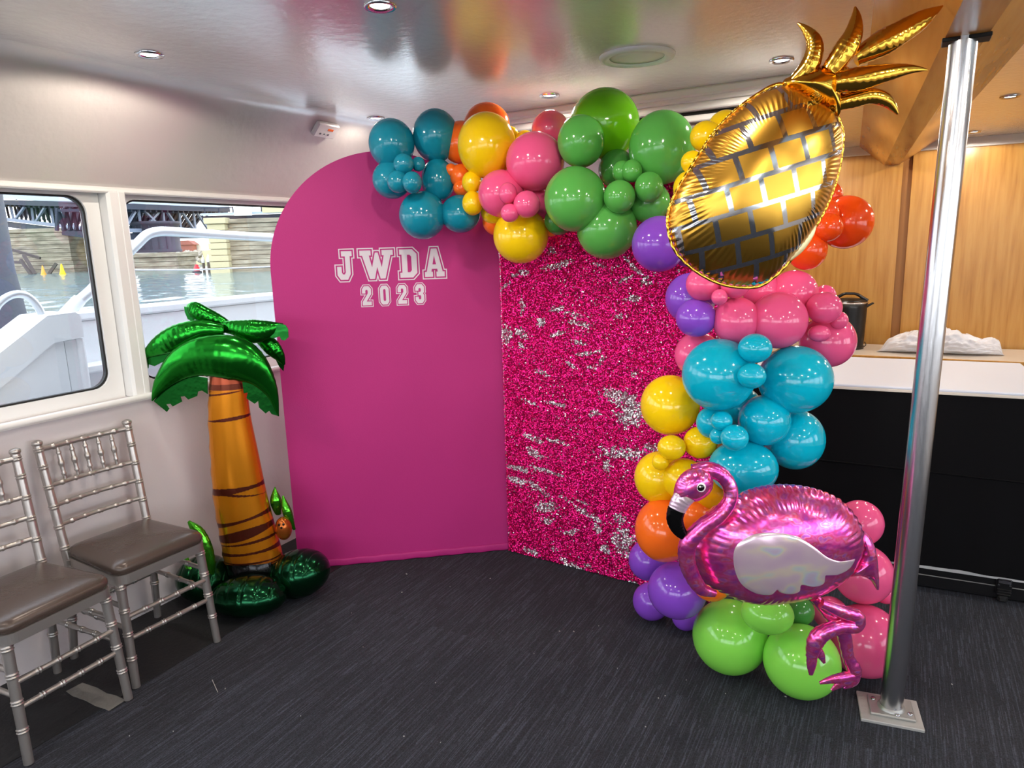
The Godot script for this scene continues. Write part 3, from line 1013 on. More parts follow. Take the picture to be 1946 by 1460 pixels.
func make_sequins() -> void:
	var a := Vector3(-1.839, 0, -3.231)
	var along := Vector3(0.9958, 0, 0.0915).normalized()
	var t := thing("sequin_backdrop", "rectangular backdrop panel covered in pink and silver flip sequins", "backdrop", a, Basis(along, Vector3.UP, along.cross(Vector3.UP)))
	var w := 1.16
	var h := 1.98
	obj("panel", box(Vector3(w / 2.0, h / 2.0 + 0.004, -0.015), Vector3(w, h, 0.03), 0.008), M.sequin_cloth, t)
	var swipes := [[0.352, 1.600, 0.094, 0.019, 15], [0.157, 1.567, 0.033, 0.017, 0], [0.098, 1.553, 0.026, 0.011, 0], [0.035, 1.496, 0.035, 0.011, 30], [0.579, 1.601, 0.036, 0.009, -15], [0.770, 1.580, 0.075, 0.013, -40], [0.825, 1.523, 0.030, 0.025, 0], [0.708, 1.529, 0.049, 0.011, 25], [0.750, 1.444, 0.042, 0.018, 0], [0.135, 1.395, 0.017, 0.043, 0], [0.348, 1.382, 0.056, 0.017, 5], [0.445, 1.358, 0.066, 0.011, -10], [0.479, 1.311, 0.080, 0.014, -8], [0.034, 1.236, 0.040, 0.051, 0], [0.130, 1.252, 0.043, 0.029, -20], [0.124, 1.186, 0.022, 0.022, 0], [0.250, 1.313, 0.029, 0.025, 0], [0.346, 1.258, 0.052, 0.011, 20], [0.471, 1.219, 0.046, 0.012, -5], [0.501, 1.165, 0.073, 0.012, 12], [0.591, 1.140, 0.015, 0.027, -10], [0.531, 1.099, 0.038, 0.010, -5], [0.422, 1.101, 0.039, 0.010, -30], [0.251, 1.050, 0.058, 0.013, -15], [0.690, 1.358, 0.028, 0.012, 0], [0.765, 1.085, 0.021, 0.017, 0], [0.162, 0.888, 0.069, 0.010, -20], [0.339, 0.891, 0.090, 0.012, -5], [0.694, 0.961, 0.109, 0.041, -8], [0.759, 0.907, 0.079, 0.054, 0], [0.544, 0.863, 0.038, 0.013, 30], [0.322, 1.670, 0.028, 0.017, 0], [0.730, 0.860, 0.083, 0.041, -10], [0.559, 0.869, 0.031, 0.014, 0], [0.191, 0.690, 0.078, 0.017, -10], [0.335, 0.690, 0.075, 0.012, -5], [0.189, 0.606, 0.052, 0.031, -20], [0.084, 0.505, 0.077, 0.017, -3], [0.264, 0.518, 0.111, 0.014, -6], [0.069, 0.435, 0.073, 0.024, -10], [0.210, 0.412, 0.105, 0.017, -25], [0.379, 0.385, 0.050, 0.011, -15], [0.477, 0.384, 0.048, 0.009, -15], [0.259, 0.316, 0.078, 0.031, 10], [0.266, 0.243, 0.043, 0.020, 20], [0.409, 0.203, 0.042, 0.016, 20], [0.508, 0.326, 0.096, 0.019, -20], [0.563, 0.258, 0.024, 0.030, 20], [0.694, 0.337, 0.038, 0.029, 0], [0.710, 0.223, 0.068, 0.067, 0], [0.725, 0.160, 0.053, 0.030, 0], [0.610, 0.156, 0.031, 0.023, 0], [0.709, 0.684, 0.140, 0.032, 5], [0.852, 0.732, 0.042, 0.020, 10], [0.619, 0.607, 0.023, 0.036, 0], [0.155, 0.036, 0.054, 0.018, 0], [0.306, 0.086, 0.026, 0.012, 0], [0.756, 0.003, 0.045, 0.015, 0], [0.423, 0.011, 0.083, 0.020, -15], [0.505, 0.039, 0.024, 0.012, 0]]
	var mm := MultiMesh.new()
	mm.transform_format = MultiMesh.TRANSFORM_3D
	mm.use_colors = true
	var st := begin(false)
	for k in 6:
		var p := Vector2.from_angle(TAU * k / 6.0) * 0.0042
		var q := Vector2.from_angle(TAU * (k + 1) / 6.0) * 0.0042
		tri(st, Vector3(0, 0, 0.0009), Vector3(p.x, p.y, 0), Vector3(q.x, q.y, 0))
	st.generate_normals()
	mm.mesh = st.commit()
	mm.mesh.surface_set_material(0, M.sequin)
	var pitch := Vector2(0.0060, 0.0062)
	var nx := int(w / pitch.x)
	var ny := int((h - 0.01) / pitch.y)
	mm.instance_count = nx * ny
	var rag := noise(7, 26.0, FastNoiseLite.TYPE_SIMPLEX, 3)
	var patch := noise(8, 1.6, FastNoiseLite.TYPE_SIMPLEX, 2)
	rng.seed = 4
	var i := 0
	for iy in ny:
		for ix in nx:
			var p := Vector2((ix + 0.5 + (0.5 if iy % 2 == 1 else 0.0)) * pitch.x, 0.010 + iy * pitch.y) + Vector2(rng.randf_range(-1, 1), rng.randf_range(-1, 1)) * 0.0012
			p.x = minf(p.x, w - 0.003)
			var silver := 0.0
			var ragged := 0.55 * rag.get_noise_2d(p.x, p.y)
			for s in swipes:
				var d := p - Vector2(s[0], s[1])
				if absf(d.x) > 0.2 or absf(d.y) > 0.2:
					continue
				d = d.rotated(-deg_to_rad(s[4]))
				var e := Vector2(d.x / s[2], d.y / s[3]).length()
				silver = maxf(silver, 1.0 - smoothstep(0.75, 1.1, e + ragged))
			var loose := 0.018 + 0.05 * smoothstep(0.0, 0.6, patch.get_noise_2d(p.x, p.y)) + 0.03 * smoothstep(0.3, 0.9, p.x)
			var flipped: bool = rng.randf() < maxf(silver * 0.9, loose)
			var tilt := 0.75 if flipped else 0.48
			var turn := Basis.from_euler(Vector3(rng.randfn(-0.10, tilt), rng.randfn(0.0, tilt), rng.randf() * TAU))
			mm.set_instance_transform(i, Transform3D(turn, Vector3(p.x, p.y, 0.0035 + rng.randf() * 0.002)))
			var c := srgb(242, 242, 246) if flipped else srgb(255, 44, 156).lerp(srgb(228, 14, 108), rng.randf())
			mm.set_instance_color(i, c.srgb_to_linear())
			i += 1
	var o := MultiMeshInstance3D.new()
	o.multimesh = mm
	o.name = "sequins"
	o.set_meta("kind", "stuff")
	t.add_child(o)

# ---------------------------------------------------------------- balloon garland
func make_balloons() -> void:
	# colour, centre, half width, half height, label
	var list := [
		["teal", -2.128, 2.188, -2.753, 0.107, 0.114, "upper teal balloon at the far left end of the garland, bulging past the arch edge"],
		["teal", -1.973, 2.225, -2.894, 0.109, 0.123, "darker teal balloon next to the orange one, second along the garland top"],
		["teal", -2.128, 2.025, -2.740, 0.092, 0.089, "lower teal balloon at the garland's left end, half hidden by tiny teal ones"],
		["teal", -2.009, 2.081, -2.678, 0.046, 0.046, "tiny teal balloon just under the leftmost big teal balloon, topmost of its trio"],
		["teal", -1.987, 2.085, -2.761, 0.031, 0.033, "tiniest teal balloon, peeking from behind the small teal trio"],
		["teal", -2.033, 2.004, -2.659, 0.049, 0.051, "tiny teal balloon at left of the small trio, partly covered by its neighbour"],
		["teal", -1.951, 1.995, -2.656, 0.044, 0.048, "tiny teal balloon in front, lowest and frontmost of the small teal trio"],
		["teal", -1.966, 2.020, -2.886, 0.081, 0.101, "medium oval teal balloon right of the tiny trio, beside small orange balloons"],
		["teal", -2.009, 1.857, -2.803, 0.111, 0.113, "biggest low teal balloon hanging over the magenta arch above the lettering"],
		["teal", -1.851, 1.858, -2.890, 0.094, 0.089, "medium teal balloon hanging low beside the two small yellow balloons"],
		["orange", -1.785, 2.268, -3.054, 0.112, 0.110, "orange balloon touching the ceiling behind the large yellow balloon"],
		["orange", -1.877, 2.192, -2.963, 0.097, 0.100, "orange balloon squeezed between dark teal balloon and large yellow balloon"],
		["orange", -1.887, 2.059, -2.881, 0.029, 0.031, "tiny orange balloon, leftmost of the three beside the oval teal balloon"],
		["orange", -1.849, 2.032, -2.907, 0.054, 0.056, "small orange balloon left of the upper small yellow balloon"],
		["orange", -1.834, 1.977, -2.892, 0.044, 0.039, "small orange balloon under another small orange one, above lower small yellow"],
		["orange", -1.702, 1.820, -2.976, 0.069, 0.069, "orange balloon mostly hidden behind the yellow balloons over the panel seam"],
		["yellow", -1.694, 2.154, -2.892, 0.133, 0.147, "large yellow balloon on top of the garland between orange and pink"],
		["yellow", -1.676, 2.208, -3.078, 0.049, 0.054, "yellow sliver of a balloon behind the large yellow one's right shoulder"],
		["yellow", -1.608, 2.178, -3.109, 0.061, 0.061, "yellow balloon whose top shows above the biggest garland pink balloon"],
		["yellow", -1.754, 1.994, -2.847, 0.045, 0.050, "small yellow balloon under the large yellow one, upper of a stacked pair"],
		["yellow", -1.744, 1.899, -2.831, 0.048, 0.055, "small yellow balloon, lower of the stacked pair left of the pink cluster"],
		["yellow", -1.691, 1.863, -2.945, 0.068, 0.066, "yellow balloon almost covered by the pink cluster, above a hidden orange one"],
		["yellow", -1.539, 1.746, -2.910, 0.127, 0.127, "large yellow balloon hanging lowest where the arch meets the sequin panel"],
		["amber", -1.467, 1.788, -3.075, 0.049, 0.049, "amber balloon slice behind the low yellow balloon, right side"],
		["pink", -1.448, 2.065, -2.892, 0.130, 0.127, "largest pink balloon of the garland top, right of the large yellow balloon"],
		["pink", -1.498, 2.238, -3.160, 0.089, 0.087, "pink balloon behind, showing above the largest pink and left of the greens"],
		["pink", -1.600, 1.934, -2.848, 0.105, 0.105, "left pink balloon of the cluster over the panel seam, beside stacked yellows"],
		["pink", -1.510, 1.925, -2.745, 0.040, 0.045, "tiny pink balloon at the upper left of the small pink trio"],
		["pink", -1.430, 1.875, -2.766, 0.058, 0.058, "small pink balloon, the largest and frontmost of the small pink trio"],
		["pink", -1.496, 1.841, -2.733, 0.040, 0.040, "tiny pink balloon, lowest of the small pink trio over the yellow balloon"],
		["pink", -1.485, 1.886, -2.971, 0.071, 0.076, "pink balloon hidden behind the small pink trio, touching the large green"],
		["lime", -1.197, 2.221, -3.089, 0.154, 0.154, "huge bright lime green balloon at the very top of the garland"],
		["green", -1.227, 2.129, -2.889, 0.100, 0.109, "medium green balloon in front of the huge lime one, right of largest pink"],
		["green", -0.904, 2.084, -2.988, 0.137, 0.150, "tall green balloon beside the small yellow balloons and gold pineapple"],
		["deepgreen", -1.121, 2.018, -3.039, 0.081, 0.086, "dark shaded green balloon behind the small green quartet"],
		["green", -1.219, 1.886, -2.803, 0.131, 0.135, "large round green balloon at left, in front of the sequin panel top"],
		["green", -1.043, 1.992, -2.890, 0.041, 0.045, "tiny green balloon at the back left of the small green quartet"],
		["green", -0.993, 1.989, -2.870, 0.042, 0.046, "tiny green balloon, topmost of the small green quartet"],
		["green", -1.024, 1.885, -2.806, 0.065, 0.067, "small green balloon, lower left and biggest of the small green quartet"],
		["green", -0.918, 1.919, -2.861, 0.058, 0.062, "small green balloon, right one of the small green quartet"],
		["green", -0.947, 1.864, -2.960, 0.087, 0.087, "medium green balloon above the purple one, half behind the small quartet"],
		["green", -1.113, 1.763, -2.893, 0.129, 0.131, "large low green balloon hanging over the sequins beside the purple balloon"],
		["deepgreen", -1.356, 1.807, -2.931, 0.065, 0.065, "dark green balloon mostly hidden under the large round green one"],
		["purple", -0.850, 1.691, -2.789, 0.109, 0.111, "large purple balloon under the greens, left of the pineapple's base"],
		["purple", -0.766, 1.654, -2.897, 0.059, 0.059, "purple balloon almost hidden between large purple balloon and pineapple base"],
		["purple", -0.690, 1.486, -2.668, 0.094, 0.096, "purple balloon behind another, left edge of the column below the pineapple"],
		["purple", -0.638, 1.424, -2.555, 0.073, 0.070, "front purple balloon, lower of the pair beside the sequin panel's right side"],
		["yellow", -0.617, 2.112, -2.849, 0.068, 0.070, "yellow balloon highest on the right, behind the pineapple's shoulder"],
		["yellow", -0.670, 2.082, -2.767, 0.058, 0.056, "small yellow balloon left of the pineapple's shoulder, above a smaller one"],
		["yellow", -0.703, 1.987, -2.704, 0.041, 0.041, "smallest yellow balloon between green balloon and pineapple"],
		["yellow", -0.704, 1.895, -2.706, 0.067, 0.065, "yellow balloon half covered by the left rim of the pineapple"],
		["deeporange", -0.189, 1.751, -2.959, 0.098, 0.098, "largest deep orange balloon right of the pineapple, against the wood wall"],
		["deeporange", -0.260, 1.851, -2.988, 0.056, 0.056, "deep orange balloon peeking above the largest one, right of the pineapple"],
		["deeporange", -0.257, 1.781, -2.834, 0.056, 0.058, "small deep orange balloon pressed against the pineapple's right rim"],
		["deeporange", -0.233, 1.733, -2.790, 0.050, 0.050, "small deep orange balloon overlapping the largest deep orange one's lower left"],
		["deeporange", -0.302, 1.655, -2.804, 0.071, 0.073, "lowest deep orange balloon, under the pineapple's right flank"],
		["yellow", -0.512, 2.071, -2.852, 0.074, 0.074, "yellow balloon wholly hidden behind the pineapple's upper half"],
		["yellow", -0.476, 1.942, -2.889, 0.087, 0.087, "second yellow balloon wholly hidden behind the pineapple's middle"],
		["orange", -0.383, 1.818, -2.912, 0.087, 0.087, "orange balloon wholly hidden behind the pineapple's right half"],
		["deeporange", -0.436, 1.668, -2.826, 0.088, 0.088, "deep orange balloon wholly hidden behind the pineapple's lower half"],
		["pink", -0.615, 1.546, -2.560, 0.063, 0.061, "pink balloon beside the purple pair, left under the pineapple"],
		["pink", -0.503, 1.544, -2.552, 0.050, 0.048, "pink balloon directly under the pineapple's bottom tip"],
		["pink", -0.544, 1.504, -2.497, 0.028, 0.028, "tiny pink balloon between two pinks left of the column, under the pineapple"],
		["pink", -0.503, 1.414, -2.592, 0.083, 0.085, "medium pink balloon right of the front purple balloon"],
		["pink", -0.368, 1.412, -2.644, 0.101, 0.101, "large pink balloon in the middle of the column, above the cyan pair"],
		["pink", -0.339, 1.499, -2.795, 0.086, 0.084, "pink balloon behind and above the large middle pink one"],
		["pink", -0.448, 1.510, -2.761, 0.068, 0.068, "pink balloon in shade, hidden deep under the pineapple's bottom"],
		["pink", -0.243, 1.479, -2.914, 0.042, 0.042, "pink balloon top peeking behind the small pink ones by the urn"],
		["pink", -0.227, 1.451, -2.730, 0.061, 0.057, "small round pink balloon, biggest of the three in front of the urn"],
		["pink", -0.178, 1.403, -2.770, 0.031, 0.032, "tiny pink balloon, rightmost of the three in front of the urn"],
		["pink", -0.236, 1.362, -2.705, 0.038, 0.030, "tiny pink balloon, lowest of the three in front of the urn"],
		["pink", -0.218, 1.317, -2.845, 0.101, 0.099, "large pink balloon right of the column, in front of the white table top"],
		["pink", -0.651, 1.275, -2.642, 0.086, 0.086, "pink balloon left of the cyan pair, against the sequins"],
		["cyan", -0.541, 1.228, -2.506, 0.129, 0.129, "left balloon of the big cyan pair in the column"],
		["cyan", -0.303, 1.200, -2.655, 0.129, 0.122, "right balloon of the big cyan pair in the column"],
		["cyan", -0.413, 1.335, -2.462, 0.056, 0.050, "small cyan balloon on top, between the big cyan pair and pinks"],
		["cyan", -0.413, 1.247, -2.418, 0.047, 0.043, "small cyan balloon nestled between the two big cyan balloons"],
		["cyan", -0.394, 1.053, -2.595, 0.092, 0.092, "medium cyan balloon beneath the big pair, in the middle"],
		["cyan", -0.497, 1.067, -2.704, 0.079, 0.079, "cyan balloon in deep shade behind the trio, under the big cyan pair"],
		["cyan", -0.304, 0.954, -2.739, 0.109, 0.114, "cyan balloon at lower right, in front of the black table skirt"],
		["cyan", -0.570, 1.041, -2.541, 0.055, 0.059, "cyan balloon behind the tiny cyan trio, left of the column"],
		["cyan", -0.517, 1.071, -2.461, 0.038, 0.035, "tiny cyan balloon, upper of the trio beneath the big left cyan"],
		["cyan", -0.529, 1.013, -2.464, 0.029, 0.029, "tiniest cyan balloon, left of the small trio above the low cyan"],
		["cyan", -0.465, 1.022, -2.432, 0.048, 0.046, "small cyan balloon, frontmost of the trio above the low cyan"],
		["cyan", -0.453, 0.880, -2.546, 0.123, 0.101, "wide low cyan balloon just above the flamingo's back"],
		["yellow", -0.758, 1.067, -2.653, 0.115, 0.119, "large yellow balloon left of the big cyan pair, over silver sequins"],
		["yellow", -0.620, 0.947, -2.586, 0.063, 0.061, "medium yellow balloon beside the tiny cyan trio"],
		["yellow", -0.709, 0.937, -2.511, 0.053, 0.047, "small yellow balloon under the large yellow one, left column"],
		["yellow", -0.748, 0.879, -2.500, 0.032, 0.032, "tiny yellow balloon above the flamingo's beak, left column"],
		["yellow", -0.779, 0.781, -2.600, 0.101, 0.105, "yellow balloon left of the flamingo's head, above the orange one"],
		["yellow", -0.670, 0.805, -2.550, 0.081, 0.081, "yellow balloon directly behind the flamingo's head"],
		["amber", -0.581, 0.762, -2.566, 0.066, 0.066, "amber balloon showing through the loop of the flamingo's neck"],
		["orange", -0.740, 0.593, -2.533, 0.113, 0.125, "big orange balloon left of the flamingo's breast"],
		["orange", -0.629, 0.678, -2.543, 0.071, 0.071, "orange balloon behind the flamingo's throat"],
		["orange", -0.555, 0.403, -2.546, 0.074, 0.070, "orange balloon showing under the flamingo's belly"],
		["purple", -0.863, 0.362, -2.716, 0.081, 0.086, "purple balloon under the big orange one, beside the sequin hem"],
		["purple", -0.694, 0.330, -2.569, 0.116, 0.112, "biggest purple balloon, left of the lime pair on the floor"],
		["purple", -0.893, 0.089, -2.869, 0.084, 0.086, "lowest left purple balloon resting on the carpet"],
		["purple", -0.730, 0.063, -2.849, 0.061, 0.061, "purple balloon bottom peeking from under the biggest purple one"],
		["apple", -0.493, 0.153, -2.618, 0.145, 0.145, "left apple green balloon of the big pair on the carpet"],
		["apple", -0.342, 0.344, -2.510, 0.093, 0.073, "squashed apple green balloon under the flamingo's belly"],
		["deepgreen", -0.247, 0.286, -2.690, 0.053, 0.055, "dark green balloon hidden between flamingo's belly and pink balloons"],
		["apple", -0.223, 0.146, -2.575, 0.137, 0.135, "right apple green balloon of the big pair, behind the flamingo's feet"],
		["pink", -0.070, 0.581, -2.947, 0.088, 0.090, "pink balloon behind the flamingo's rump, upper right"],
		["pink", -0.045, 0.401, -2.874, 0.111, 0.115, "pink balloon beside the pole, behind the flamingo's tail"],
		["pink", -0.020, 0.152, -2.816, 0.137, 0.139, "large pink balloon on the carpet beside the steel pole"],
		["pink", 0.037, 0.298, -2.966, 0.046, 0.046, "pink balloon mostly hidden behind the pole's lower half"],
		["pink", -0.149, 0.232, -2.825, 0.066, 0.066, "pink balloon in deep shade behind the flamingo's thigh"],
	]
	var prof := []
	for k in 33:
		var a := PI * k / 32.0 - PI / 2.0
		var y := sin(a)
		var r := cos(a)
		if y < 0.0:
			y *= 1.0 + 0.10 * y * y
			r *= 1.0 - 0.04 * y * y
		prof.append([maxf(r, 0.0), y])
	var st := begin()
	# neck end points to local -z
	add_lathe(st, prof, 48, Transform3D(Basis(Vector3.RIGHT, Vector3(0, 0, 1), Vector3(0, -1, 0)), Vector3.ZERO))
	st.generate_normals()
	st.index()
	var shape := st.commit()
	st = begin()
	add_lathe(st, [[0.035, 0.0], [0.03, 0.03], [0.06, 0.05], [0.085, 0.04], [0.09, 0.02]], 14, Transform3D(Basis(Vector3.RIGHT, Vector3(0, 0, -1), Vector3(0, 1, 0)), Vector3(0, 0, -1.085)))
	st.generate_normals()
	st.index()
	var knot := st.commit()
	var proto := MeshInstance3D.new()
	proto.mesh = shape
	var kn := MeshInstance3D.new()
	kn.mesh = knot
	kn.name = "knot"
	proto.add_child(kn)
	rng.seed = 9
	for b in list:
		var o: MeshInstance3D = proto.duplicate()
		o.name = numbered("balloon")
		add_child(o)
		var at := Vector3(b[1], b[2], b[3])
		# necks are tied towards the middle of the garland, behind the front balloons
		var back := Vector3(at.x * 1.0, (at.y - 1.7) * 0.15, at.z).normalized()
		var side := Vector3.UP.cross(-back).normalized()
		var up := (-back).cross(side).normalized()
		o.transform = Transform3D(Basis(side * b[4], up * b[5], -back * (b[4] + b[5]) * 0.5), at)
		o.material_override = M[b[0]]
		(o.get_child(0) as MeshInstance3D).material_override = M[b[0]]
		tag(o, b[6], "balloon", "latex balloons of the garland")
	proto.free()

# ---------------------------------------------------------------- foil balloons
const FACE := Basis(Vector3(0.8751, 0, -0.4839), Vector3(0, 1, 0), Vector3(0.4839, 0, 0.8751))

func make_pineapple() -> void:
	var body := PackedVector2Array([Vector2(0.045, 0.245), Vector2(-0.009, 0.221), Vector2(-0.074, 0.176), Vector2(-0.128, 0.120), Vector2(-0.182, 0.041), Vector2(-0.225, -0.028), Vector2(-0.247, -0.088), Vector2(-0.244, -0.143), Vector2(-0.223, -0.194), Vector2(-0.176, -0.241), Vector2(-0.117, -0.277), Vector2(-0.059, -0.295), Vector2(0.011, -0.297), Vector2(0.056, -0.271), Vector2(0.100, -0.226), Vector2(0.143, -0.171), Vector2(0.190, -0.089), Vector2(0.219, -0.003), Vector2(0.230, 0.083), Vector2(0.224, 0.131), Vector2(0.197, 0.176), Vector2(0.145, 0.206), Vector2(0.095, 0.234)])
	var hub := PackedVector2Array([Vector2(0.055, 0.248), Vector2(0.109, 0.280), Vector2(0.168, 0.293), Vector2(0.229, 0.287), Vector2(0.253, 0.250), Vector2(0.227, 0.225), Vector2(0.215, 0.157), Vector2(0.180, 0.179), Vector2(0.123, 0.207)])
	var leaf0 := [[0.083, 0.250, 0.016], [0.119, 0.284, 0.025], [0.131, 0.320, 0.024], [0.127, 0.350, 0.020], [0.109, 0.376, 0.012], [0.088, 0.396, 0.003]]
	var leaf1 := [[0.169, 0.268, 0.025], [0.202, 0.318, 0.030], [0.219, 0.353, 0.025], [0.226, 0.393, 0.015], [0.226, 0.424, 0.003]]
	var leaf2 := [[0.241, 0.302, 0.022], [0.302, 0.333, 0.034], [0.354, 0.360, 0.031], [0.411, 0.393, 0.023], [0.465, 0.425, 0.002]]
	var leaf3 := [[0.182, 0.239, 0.027], [0.242, 0.244, 0.031], [0.307, 0.255, 0.024], [0.372, 0.264, 0.013], [0.427, 0.263, 0.002]]
	var leaf4 := [[0.196, 0.187, 0.018], [0.245, 0.198, 0.023], [0.289, 0.204, 0.021], [0.334, 0.190, 0.017], [0.369, 0.159, 0.004]]
	var tab := PackedVector2Array([Vector2(0.093, -0.229), Vector2(0.104, -0.201), Vector2(0.131, -0.163), Vector2(0.162, -0.127), Vector2(0.159, -0.158), Vector2(0.130, -0.202)])
	var t := thing("pineapple_balloon", "big gold and silver foil pineapple balloon tied to the garland", "foil balloon", Vector3(-0.363, 1.864, -2.107), FACE.orthonormalized())
	var mid := Vector2(0.0, -0.005)
	var rad := outline_radius(body, mid)
	obj("fruit", cushion(rad, mid, 0.125, 96, 0.16, 40, 384, Vector2(1.0, -1.0) / 0.7, Vector2(0.5, 0.5)), M.pineapple, t)
	# welded seam round the rim
	var st := begin()
	var rim := PackedVector3Array()
	var ra := []
	var rb := []
	for i in 241:
		var a := TAU * i / 240.0
		var p := mid + Vector2.from_angle(a) * (radius_at(rad, a) + 0.002)
		rim.append(Vector3(p.x, p.y, 0.001 * sin(a * 60.0)))
		ra.append(0.0045)
		rb.append(0.0010)
	add_sweep(st, rim, ra, rb, Vector3(0, 0, 1), 8, false)
	obj("seam", st, M.gold, t)
	var hm := Vector2(0.165, 0.235)
	obj("crown_base", cushion(outline_radius(hub, hm), hm, 0.05, 30, 0.3, 22, 160), M.gold, t)
	var k := 0
	for l in [leaf0, leaf1, leaf2, leaf3, leaf4]:
		var fat := []
		for row in l:
			fat.append([row[0], row[1], row[2] * 1.02])
		obj("crown_leaf", foil_limb(fat, 0.85, [0.01, 0.035, 0.02, 0.04, 0.015][k], 44, 14.0, 0.012), M.gold, t)
		k += 1
	var tm := Vector2(0.128, -0.178)
	var tb := obj("filler_tab", cushion(outline_radius(tab, tm), tm, 0.004, 0, 0.0, 6, 60), M.tab, t)
	tb.position.z = 0.014

func make_flamingo() -> void:
	var body := PackedVector2Array([Vector2(-0.265, 0.019), Vector2(-0.247, 0.074), Vector2(-0.209, 0.117), Vector2(-0.145, 0.149), Vector2(-0.082, 0.181), Vector2(-0.006, 0.194), Vector2(0.071, 0.190), Vector2(0.149, 0.170), Vector2(0.216, 0.134), Vector2(0.265, 0.078), Vector2(0.291, 0.022), Vector2(0.292, -0.041), Vector2(0.264, -0.110), Vector2(0.208, -0.165), Vector2(0.137, -0.199), Vector2(0.039, -0.217), Vector2(-0.041, -0.218), Vector2(-0.108, -0.201), Vector2(-0.175, -0.167), Vector2(-0.229, -0.130), Vector2(-0.260, -0.065), Vector2(-0.271, -0.022)])
	var neck := [[-0.202, -0.146, 0.012], [-0.249, -0.122, 0.022], [-0.284, -0.064, 0.026], [-0.300, -0.008, 0.027], [-0.295, 0.044, 0.029], [-0.254, 0.095, 0.027], [-0.203, 0.134, 0.026], [-0.172, 0.177, 0.023], [-0.172, 0.221, 0.023], [-0.199, 0.258, 0.025], [-0.238, 0.271, 0.028], [-0.273, 0.257, 0.032]]
	var head := PackedVector2Array([Vector2(-0.342, 0.192), Vector2(-0.337, 0.233), Vector2(-0.312, 0.268), Vector2(-0.277, 0.283), Vector2(-0.238, 0.273), Vector2(-0.222, 0.242), Vector2(-0.227, 0.209), Vector2(-0.249, 0.186), Vector2(-0.281, 0.174), Vector2(-0.320, 0.188)])
	var beak := [[-0.295, 0.208, 0.031], [-0.319, 0.185, 0.032], [-0.334, 0.155, 0.029]]
	var tip := [[-0.334, 0.157, 0.029], [-0.340, 0.125, 0.027], [-0.331, 0.094, 0.023], [-0.312, 0.068, 0.016], [-0.290, 0.045, 0.002]]
	var wing := PackedVector2Array([Vector2(-0.164, 0.002), Vector2(-0.149, 0.043), Vector2(-0.104, 0.073), Vector2(-0.040, 0.081), Vector2(0.026, 0.069), Vector2(0.079, 0.036), Vector2(0.133, -0.008), Vector2(0.187, -0.030), Vector2(0.239, -0.030), Vector2(0.222, -0.066), Vector2(0.170, -0.079), Vector2(0.134, -0.072), Vector2(0.132, -0.106), Vector2(0.100, -0.115), Vector2(0.056, -0.103), Vector2(0.054, -0.132), Vector2(0.028, -0.141), Vector2(-0.005, -0.133), Vector2(-0.025, -0.118), Vector2(-0.037, -0.143), Vector2(-0.084, -0.138), Vector2(-0.131, -0.104), Vector2(-0.156, -0.054)])
	var tail := PackedVector2Array([Vector2(0.281, 0.029), Vector2(0.312, 0.008), Vector2(0.334, -0.035), Vector2(0.347, -0.099), Vector2(0.355, -0.186), Vector2(0.326, -0.148), Vector2(0.292, -0.132), Vector2(0.252, -0.129), Vector2(0.282, -0.082), Vector2(0.295, -0.027)])
	var eye := Vector2(-0.272, 0.234)
	var shin := [[0.147, -0.203, 0.017], [0.201, -0.266, 0.024], [0.236, -0.303, 0.027], [0.256, -0.356, 0.024], [0.271, -0.423, 0.021], [0.293, -0.468, 0.025], [0.296, -0.495, 0.022]]
	var toe0 := [[0.296, -0.491, 0.023], [0.262, -0.498, 0.023], [0.221, -0.502, 0.016], [0.178, -0.514, 0.006]]
	var toe1 := [[0.276, -0.502, 0.023], [0.250, -0.516, 0.018], [0.220, -0.543, 0.005]]
	var toe2 := [[0.299, -0.491, 0.017], [0.290, -0.514, 0.017], [0.261, -0.537, 0.005]]
	var thigh := [[0.154, -0.206, 0.016], [0.226, -0.239, 0.025], [0.274, -0.259, 0.024], [0.273, -0.292, 0.023], [0.222, -0.292, 0.025], [0.170, -0.309, 0.029], [0.143, -0.341, 0.030], [0.133, -0.396, 0.020]]
	var toe3 := [[0.134, -0.389, 0.019], [0.134, -0.426, 0.017], [0.134, -0.463, 0.007]]
	var toe4 := [[0.143, -0.367, 0.017], [0.161, -0.389, 0.015], [0.176, -0.421, 0.005]]
	var t := thing("flamingo_balloon", "shiny holographic pink foil flamingo balloon hanging at the column's foot", "foil balloon", Vector3(-0.298, 0.739, -2.251), FACE.orthonormalized())
	var mid := Vector2(0.02, 0.0)
	var rad := outline_radius(body, mid)
	obj("body", cushion(rad, mid, 0.115, 60, 0.09, 40, 384), M.holo, t)
	# printed wing lying on the swollen front
	var wm := Vector2(0.005, -0.035)
	var wr := outline_radius(wing, wm)
	var st := begin()
	var rows := []
	for i in 17:
		var row := PackedVector3Array()
		for j in 181:
			var a := TAU * (j % 180) / 180.0
			var p := wm + Vector2.from_angle(a) * radius_at(wr, a) * (i / 16.0)
			var d := p - mid
			row.append(Vector3(p.x, p.y, 0.115 * dome(minf(d.length() / radius_at(rad, d.angle()), 0.995)) + 0.0025 - (0.006 if i == 16 else 0.0)))
		rows.append(row)
	rows_to(st, rows)
	var wg := obj("wing", st, M.holo_pale, t)
	wg.set_meta("label", "pale silvery pink printed wing")
	obj("neck", foil_limb(neck, 0.95, 0.055, 90, 34.0, 0.03, 30, 0.07), M.holo, t)
	var hm := Vector2(-0.285, 0.232)
	var hd := obj("head", cushion(outline_radius(head, hm), hm, 0.045, 24, 0.15, 24, 192), M.holo, t)
	hd.position.z = 0.075
	obj("beak", foil_limb(beak, 0.7, 0.085, 24, 6.0), M.holo_pale, t)
	var bt := obj("beak_tip", foil_limb(tip, 0.7, 0.084, 36, 12.0), M.black_foil, t)
